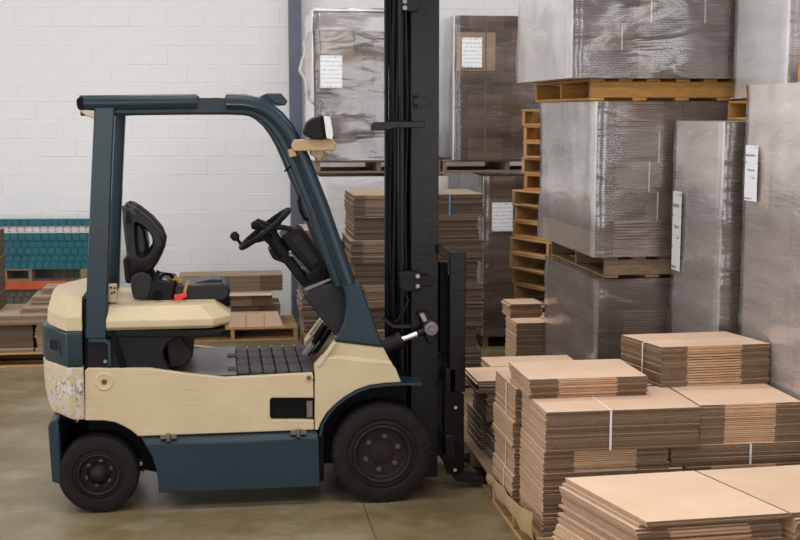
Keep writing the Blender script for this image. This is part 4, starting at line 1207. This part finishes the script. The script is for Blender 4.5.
# ---- stack two: narrow dark front, milky side, pallet and load on top
pallet(3.42, 7.24, 0, 1.0, .76, 'x', 'wood_grey', 'grey pallet on the floor under the slim milky wrapped load')
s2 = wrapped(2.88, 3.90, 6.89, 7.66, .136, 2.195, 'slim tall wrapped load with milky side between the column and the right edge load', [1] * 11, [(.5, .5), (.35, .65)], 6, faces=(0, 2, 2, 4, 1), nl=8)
sheet_left(s2, .18, .32, 1.12, 1.62, -.542, 'printed_paper', 'paper_strip')
pallet(3.70, 7.28, 2.200, .98, .74, 'x', 'wood_orange', 'small pallet end showing above the slim milky wrapped load', h=.12)
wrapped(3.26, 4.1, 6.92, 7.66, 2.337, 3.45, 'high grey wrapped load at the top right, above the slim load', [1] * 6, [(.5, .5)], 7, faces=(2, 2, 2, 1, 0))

# ---- stack three: right edge
pallet(3.52, 6.18, 0, 1.10, 1.14, 'x', 'wood_grey', 'grey pallet on the floor under the big load at the right edge')
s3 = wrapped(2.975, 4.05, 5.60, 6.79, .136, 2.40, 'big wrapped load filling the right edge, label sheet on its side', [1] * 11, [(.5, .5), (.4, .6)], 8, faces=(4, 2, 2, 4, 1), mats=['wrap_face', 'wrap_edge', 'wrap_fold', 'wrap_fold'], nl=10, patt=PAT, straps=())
xl = -1.075 / 2
sheet_left(s3, .27, .56, 1.58, 1.98, xl - .006, 'kraft_face', 'cardboard_panel')
sheet_left(s3, .37, .53, 1.62, 1.93, xl - .034, 'printed_paper', 'label_sheet')
for yq in (-.10, .22):
    sheet_left(s3, yq, yq + .008, .3 + yq, 1.3 - yq, xl - .004, 'strap_dark', 'strap', .002)
pallet(3.66, 6.14, 2.406, .92, 1.05, 'x', 'wood_orange', 'pallet end just showing at the right picture edge on top of the big load', h=.13)

# ---- empty pallets stacked behind the column
zp = 0
names = ['lowest', 'second', 'third', 'fourth', 'fifth', 'sixth', 'seventh', 'eighth', 'ninth', 'tenth', 'eleventh', 'twelfth', 'thirteenth', 'fourteenth', 'fifteenth', 'sixteenth', 'topmost']
for k in range(17):
    up_ = k > 11
    a = math.radians((23 + 3 * math.sin(k * 1.9)) if not up_ else 31 + 3 * math.sin(k * 2.3))
    dx = (.012 * math.sin(k * 2.7)) + (.085 if up_ else 0) - (.03 if k in (7, 8) else 0)
    pallet(3.20 + dx, 10.08 + (.05 if up_ else 0), zp, 1.2, 1.0, 'x', 'wood_pale' if k % 3 else 'wood_orange', names[k] + (' empty pallet' if k in (0, 16) else ' empty pallet from the floor') + ' in the tall pallet stack', a, h=.1335, group='empty pallets in the tall stack')
    zp += .1336

# ---- bundles before the pallet stack
bundle(2.22, 2.62, 9.15, 9.52, 0.0, .33, 'lower carton bundle on the floor before the empty pallet stack', n=20)
bundle(2.21, 2.60, 9.14, 9.50, .331, .66, 'tan-topped carton bundle below the pair in front of the empty pallets', n=20)
bundle(2.215, 2.47, 9.38, 9.66, .661, .77, 'small carton pile on top before the empty pallet stack', n=8, jit=.01)
bundle(2.46, 2.70, 9.16, 9.36, .661, .70, 'few loose cartons beside the small pile before the empty pallets', n=4, jit=.01)

# ---- back row: two-high wrapped loads near the wall
pallet(1.52, 12.05, 0, 1.2, 1.1, 'x', 'wood_grey', 'grey floor pallet under the white wrapped load behind the mast, left')
wrapped(.93, 2.10, 11.50, 12.55, .136, 1.66, 'pale wrapped load under the left back load, behind brown bundles', [1] * 7, [(.5, .5)], 11, faces=(1, 1, 2, 1, 1))
pallet(1.46, 11.98, 1.69, .95, 1.16, 'y', 'wood_grey', 'thin grey pallet under the shiny back load left of the mast', h=.115)
s6 = wrapped(.865, 1.99, 11.49, 12.40, 1.808, 2.985, 'shiny wrapped load with white sheets on top, left of the mast', [1] * 6, [(.5, .5), (.35, .65)], 12, faces=(0, 2, 2, 1, 1), film_h=1.35, top_up=.03)
w6 = 1.125 / 2
link('white_sheets', MB().box(-w6 + .05, w6 - .02, -.44, .44, 1.18, 1.335).mesh('white_sheets', 'white_steel'), s6)
sheet_front(s6, -w6 + .03, -w6 + .36, .82, 1.17, -.455 - .004, 'kraft_face_grey', 'cardboard_panel')
sheet_front(s6, -w6 + .055, -w6 + .255, .66, .95, -.455 - .034, 'printed_paper', 'label_sheet')
# loose tail of film hanging at its left corner
tl = MB()
lp = []
for k in range(9):
    z = 2.98 - .085 * k
    a = .10 * math.sin(math.pi * min(1, (k + 1) / 9)) + .02 * math.sin(k * 2.1)
    lp.append([(.86, 11.50, z), (.86 - a, 11.46, z - .01), (.86 - a * 1.2, 11.52, z - .02), (.86 - a * .7, 11.60, z), (.855, 11.66, z)])
vs = [(p[0] - s6.location[0], p[1] - s6.location[1], p[2] - s6.location[2]) for l in lp for p in l]
fs = [(k * 5 + i, k * 5 + i + 1, (k + 1) * 5 + i + 1, (k + 1) * 5 + i) for k in range(8) for i in range(4)]
link('film_tail', MB().add(vs, fs).mesh('film_tail', 'film_hazy', 80), s6)

pallet(3.05, 12.10, 0, 1.15, 1.15, 'y', 'wood_grey', 'grey floor pallet under the back load right of the mast')
s8 = wrapped(2.455, 3.55, 11.50, 12.66, .136, 1.655, 'wrapped load with paper sheet on cardboard, lower one right of the mast', [1] * 8, [(.5, .5), (.35, .65)], 13, faces=(0, 2, 2, 2, 0))
w8 = 1.095 / 2
sheet_front(s8, -w8 + .02, -w8 + .40, .98, 1.31, -.58 - .006, 'kraft_face_grey', 'cardboard_panel')
sheet_front(s8, -w8 + .07, -w8 + .27, 1.0, 1.27, -.58 - .034, 'printed_paper', 'label_sheet')
pallet(2.68, 11.98, 1.69, .95, 1.24, 'y', 'wood_grey', 'thin grey pallet under the high back load right of the mast', h=.115)
s7 = wrapped(2.165, 3.35, 11.49, 12.36, 1.808, 3.13, 'high wrapped load with paper sheet on cardboard, right of the mast by the wall', [.2, .2, .2, .2, .2, .2, .12], [(.5, .5), (.3, .7)], 14, faces=(0, 2, 2, 1, 0))
w7 = 1.185 / 2
sheet_front(s7, -w7 + .02, -w7 + .38, .82, 1.17, -.435 - .006, 'kraft_face', 'cardboard_panel')
sheet_front(s7, -w7 + .06, -w7 + .25, .85, 1.12, -.435 - .034, 'printed_paper', 'label_sheet')
sheet_front(s7, -w7 + .285, -w7 + .297, 0, 1.32, -.435 - .014, 'strap_dark', 'strap', .002)

# ---- brown bundles behind the mast
pallet(1.58, 10.28, 0, 1.10, .80, 'x', 'wood_grey', 'grey pallet under the brown bundles behind the mast')
z = .136
lv = ['bottom', 'second', 'third', 'fourth', 'fifth', 'sixth', 'seventh', 'top']
for k in range(8):
    h_ = .182
    j = .02 * math.sin(k * 2.2)
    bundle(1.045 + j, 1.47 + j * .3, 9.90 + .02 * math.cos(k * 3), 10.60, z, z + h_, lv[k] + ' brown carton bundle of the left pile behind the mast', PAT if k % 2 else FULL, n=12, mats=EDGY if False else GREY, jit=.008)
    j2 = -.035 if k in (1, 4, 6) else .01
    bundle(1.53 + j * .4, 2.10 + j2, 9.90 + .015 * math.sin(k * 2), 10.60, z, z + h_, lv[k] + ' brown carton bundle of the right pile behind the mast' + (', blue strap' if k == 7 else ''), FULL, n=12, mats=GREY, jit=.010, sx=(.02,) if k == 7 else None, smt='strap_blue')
    z += h_
for k in range(7):
    j = .03 * math.sin(k * 1.7)
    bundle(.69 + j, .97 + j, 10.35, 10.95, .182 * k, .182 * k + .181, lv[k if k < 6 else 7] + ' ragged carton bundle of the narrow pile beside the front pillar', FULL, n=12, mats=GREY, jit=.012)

# ---- left of the column: pallet with flat cartons before the wall
pallet(.10, 12.62, 0, .72, 1.28, 'y', 'wood_pale', 'pale pallet with flat cartons before the white wall')
bundle(-.42, .58, 12.50, 12.93, .137, .33, 'lower dark carton bundle on the pale pallet before the wall', PAT, n=12, mats=GREY)
mid_b = bundle(-.45, .50, 12.42, 12.90, .331, .46, 'middle carton bundle with an open tan flap, on the pale pallet by the wall', PAT, n=9, mats=GREY)
bundle(-.42, .61, 12.55, 12.93, .461, .62, 'top carton bundle on the pale pallet before the white wall', PAT, n=11, mats=GREY)
link('open_flap', MB().add([(-.22, -.31, .115), (.46, -.31, .115), (.50, -.24, .129), (-.22, -.24, .129), (-.22, -.31, .111), (.46, -.31, .111), (.50, -.24, .125), (-.22, -.24, .125)], [(0, 1, 2, 3), (7, 6, 5, 4), (0, 4, 5, 1), (1, 5, 6, 2), (2, 6, 7, 3), (3, 7, 4, 0)]).mesh('open_flap', 'kraft_face'), mid_b)
bx_ = MB().prism([(.06, .137), (.60, .137), (.555, .265), (.08, .27)], 12.30, 12.46)
o = bx_.build('carton', 'kraft_face', smooth=0)
tag(o, 'flat tan carton standing in front on the pale pallet before the wall', 'carton')
MB().box(.23, .234, 12.297, 12.301, .14, .262).build('carton_seam', 'kraft_edge', o)
MB().box(.41, .414, 12.297, 12.301, .14, .262).build('carton_seam', 'kraft_edge', o)
bundle(.765, .905, 12.0, 12.55, 0, .28, 'dark carton bundle on the floor between wall column and front pillar', FULL, n=14, mats=GREY)
o = MB().box(.835, .915, 11.36, 11.44, 0, .46).build('wood_post', 'wood_grey', bevel=.006)
tag(o, 'short upright grey timber post behind the pedals', 'timber')

# ---- far left: pallet with loose cartons
pallet(-2.1, 11.75, 0, 1.0, 1.15, 'y', 'wood_pale', 'pale pallet at the left picture edge holding loose flat cartons')
bundle(-2.66, -1.66, 11.28, 11.9, .137, .165, 'single tan sheets lying directly on the left edge pallet', FULL, n=2, mats=['kraft_face_grey', 'kraft_fold_grey', 'kraft_fold_grey', 'kraft_fold_grey'])
bundle(-2.66, -1.67, 11.32, 11.9, .166, .37, 'dark carton bundle at the left picture edge above the tan sheets', FULL, n=14, mats=GREY, lean=(.0, 0))
bundle(-1.64, -1.53, 11.28, 11.9, .137, .385, 'narrow bundle of pale carton edges beside the counterweight', FULL, n=8, mats=['kraft_face_grey', 'kraft_fold_grey', 'kraft_fold_grey', 'kraft_fold_grey'], jit=.012)
bundle(-2.66, -1.53, 11.25, 11.95, .386, .47, 'wide flat cartons with sagging pale top at the left picture edge', FULL, n=5, mats=['kraft_face_grey', 'kraft_fold_grey', 'kraft_fold_grey', 'kraft_fold_grey'], jit=.012)
bundle(-1.77, -1.45, 11.35, 11.85, .471, .52, 'flat cartons stepping up beside the counterweight, lowest step', FULL, n=3, mats=['kraft_face_grey', 'kraft_fold_grey', 'kraft_fold_grey', 'kraft_fold_grey'], jit=.01)
bundle(-1.70, -1.40, 11.50, 11.9, .521, .60, 'flat cartons stepping up beside the counterweight, middle step', FULL, n=4, mats=['kraft_face_grey', 'kraft_fold_grey', 'kraft_fold_grey', 'kraft_fold_grey'], jit=.01)
bundle(-1.62, -1.36, 11.62, 11.95, .601, .66, 'flat cartons stepping up beside the counterweight, highest step', FULL, n=3, mats=['kraft_face_grey', 'kraft_fold_grey', 'kraft_fold_grey', 'kraft_fold_grey'], jit=.01)
bundle(-2.60, -1.985, 11.45, 11.9, .471, 1.19, 'tall brown carton pile cut by the left picture edge', FULL, n=9, mats=GREY, jit=.006)

# ------------------------------------------------------------------ racking parts lying by the wall
def wallpt(x, yoff):
    """point on the floor: x world, yoff metres in front of the wall face."""
    y = 13.62 - (x - .739) * math.tan(math.radians(5.8)) - yoff
    return (x, y)
def rack_post(L, h, d):
    mb = MB()
    p = .08; n = int(L / p)
    x0 = -n * p / 2
    zs = [0, .20 * h, .36 * h, .68 * h, .84 * h, h]
    for r_ in range(5):
        if r_ in (1, 3):
            for k in range(n):
                a = x0 + k * p
                mb.add([(a, 0, zs[r_]), (a + .029, 0, zs[r_]), (a + .031, 0, zs[r_ + 1]), (a, 0, zs[r_ + 1])], [(0, 1, 2, 3)])
                mb.add([(a + .051, 0, zs[r_]), (a + p, 0, zs[r_]), (a + p, 0, zs[r_ + 1]), (a + .049, 0, zs[r_ + 1])], [(0, 1, 2, 3)])
        else:
            mb.add([(x0, 0, zs[r_]), (-x0, 0, zs[r_]), (-x0, 0, zs[r_ + 1]), (x0, 0, zs[r_ + 1])], [(0, 1, 2, 3)])
    mb.add([(x0, 0, 0), (-x0, 0, 0), (-x0, d, 0), (x0, d, 0), (x0, 0, h), (-x0, 0, h), (-x0, d, h), (x0, d, h)], [(3, 2, 1, 0), (4, 5, 6, 7), (1, 2, 6, 5), (2, 3, 7, 6), (3, 0, 4, 7)])
    return mb
def post_at(x0, x1, z, h, mt, label, yoff=.40, d=.075):
    mb = rack_post(x1 - x0, h - .004, d)
    me = mb.mesh('rack_post', mt)
    o = bpy.data.objects.new('rack_post', me); COL.objects.link(o)
    c = wallpt((x0 + x1) / 2, yoff)
    o.location = (c[0], c[1], z); o.rotation_euler = (0, 0, WA)
    tag(o, label, 'rack post', 'perforated rack posts lying by the wall')
def timber(x, z0, z1, w, label, yoff=.42, d=.26, mt='wood_grey'):
    c = wallpt(x, yoff)
    o = MB().box(-w / 2, w / 2, 0, d, 0, z1 - z0).build('timber', mt, bevel=.006)
    o.location = (c[0], c[1], z0); o.rotation_euler = (0, 0, WA)
    tag(o, label, 'timber')
timber(-2.45, 0, .235, .12, 'left timber bearer on the floor under the racking parts')
timber(-1.40, 0, .235, .12, 'right timber bearer on the floor under the racking parts, behind the counterweight')
post_at(-3.2, -1.15, .236, .078, 'grey_steel', 'lower dull grey perforated rack post under the orange beam')
post_at(-3.25, -1.2, .315, .078, 'grey_steel', 'upper dull grey perforated rack post under the orange beam')
c = wallpt(-2.15, .44)
o = MB().box(-1.0, 1.0, 0, .05, 0, .088).box(-1.0, 1.0, .012, .07, .02, .07).build('rack_beam', 'orange_steel', bevel=.004)
o.location = (c[0], c[1], .394); o.rotation_euler = (0, 0, WA)
tag(o, 'long orange rack beam lying under the teal posts', 'rack beam')
# dunnage frame: two boards with blocks between
c = wallpt(-2.12, .44)
dn = empty('dunnage_frame', (c[0], c[1], .484), WA)
tag(dn, 'small grey wooden spacer frame under the teal posts at the left', 'dunnage')
link('board', boxmesh('board', .30, .16, .016, 'wood_grey'), dn, (0, .08, .008))
link('board', boxmesh('board', .30, .16, .016, 'wood_grey'), dn, (0, .08, .118))
for q in (-.13, .13):
    link('spacer_block', boxmesh('spacer_block', .035, .15, .094, 'wood_grey'), dn, (q, .08, .063))
post_at(-3.2, -1.5, .484, .1, 'grey_steel', 'dull grey perforated rack post lying behind the small spacer frame', .24, .06)
timber(-1.32, .484, .610, .30, 'grey timber block under the right end of the teal posts', .44, .16)
order = [('teal_steel', 'lowest teal perforated rack post of the pile'), ('teal_steel', 'second lowest teal perforated rack post'), ('teal_steel', 'third lowest teal perforated rack post'), ('teal_steel', 'fourth lowest teal perforated rack post'), ('teal_steel', 'teal perforated rack post just under the white one'), ('white_steel', 'white perforated rack post second from the top of the pile'), ('teal_steel', 'teal perforated rack post on top of the pile by the wall')]
for k, (mt, lb) in enumerate(order):
    dxk = .025 * math.sin(k * 2.4)
    post_at(-3.2 + dxk, -1.16 + dxk, .611 + k * .0755, .0755, mt, lb, .42 - (.015 if k % 2 else 0))
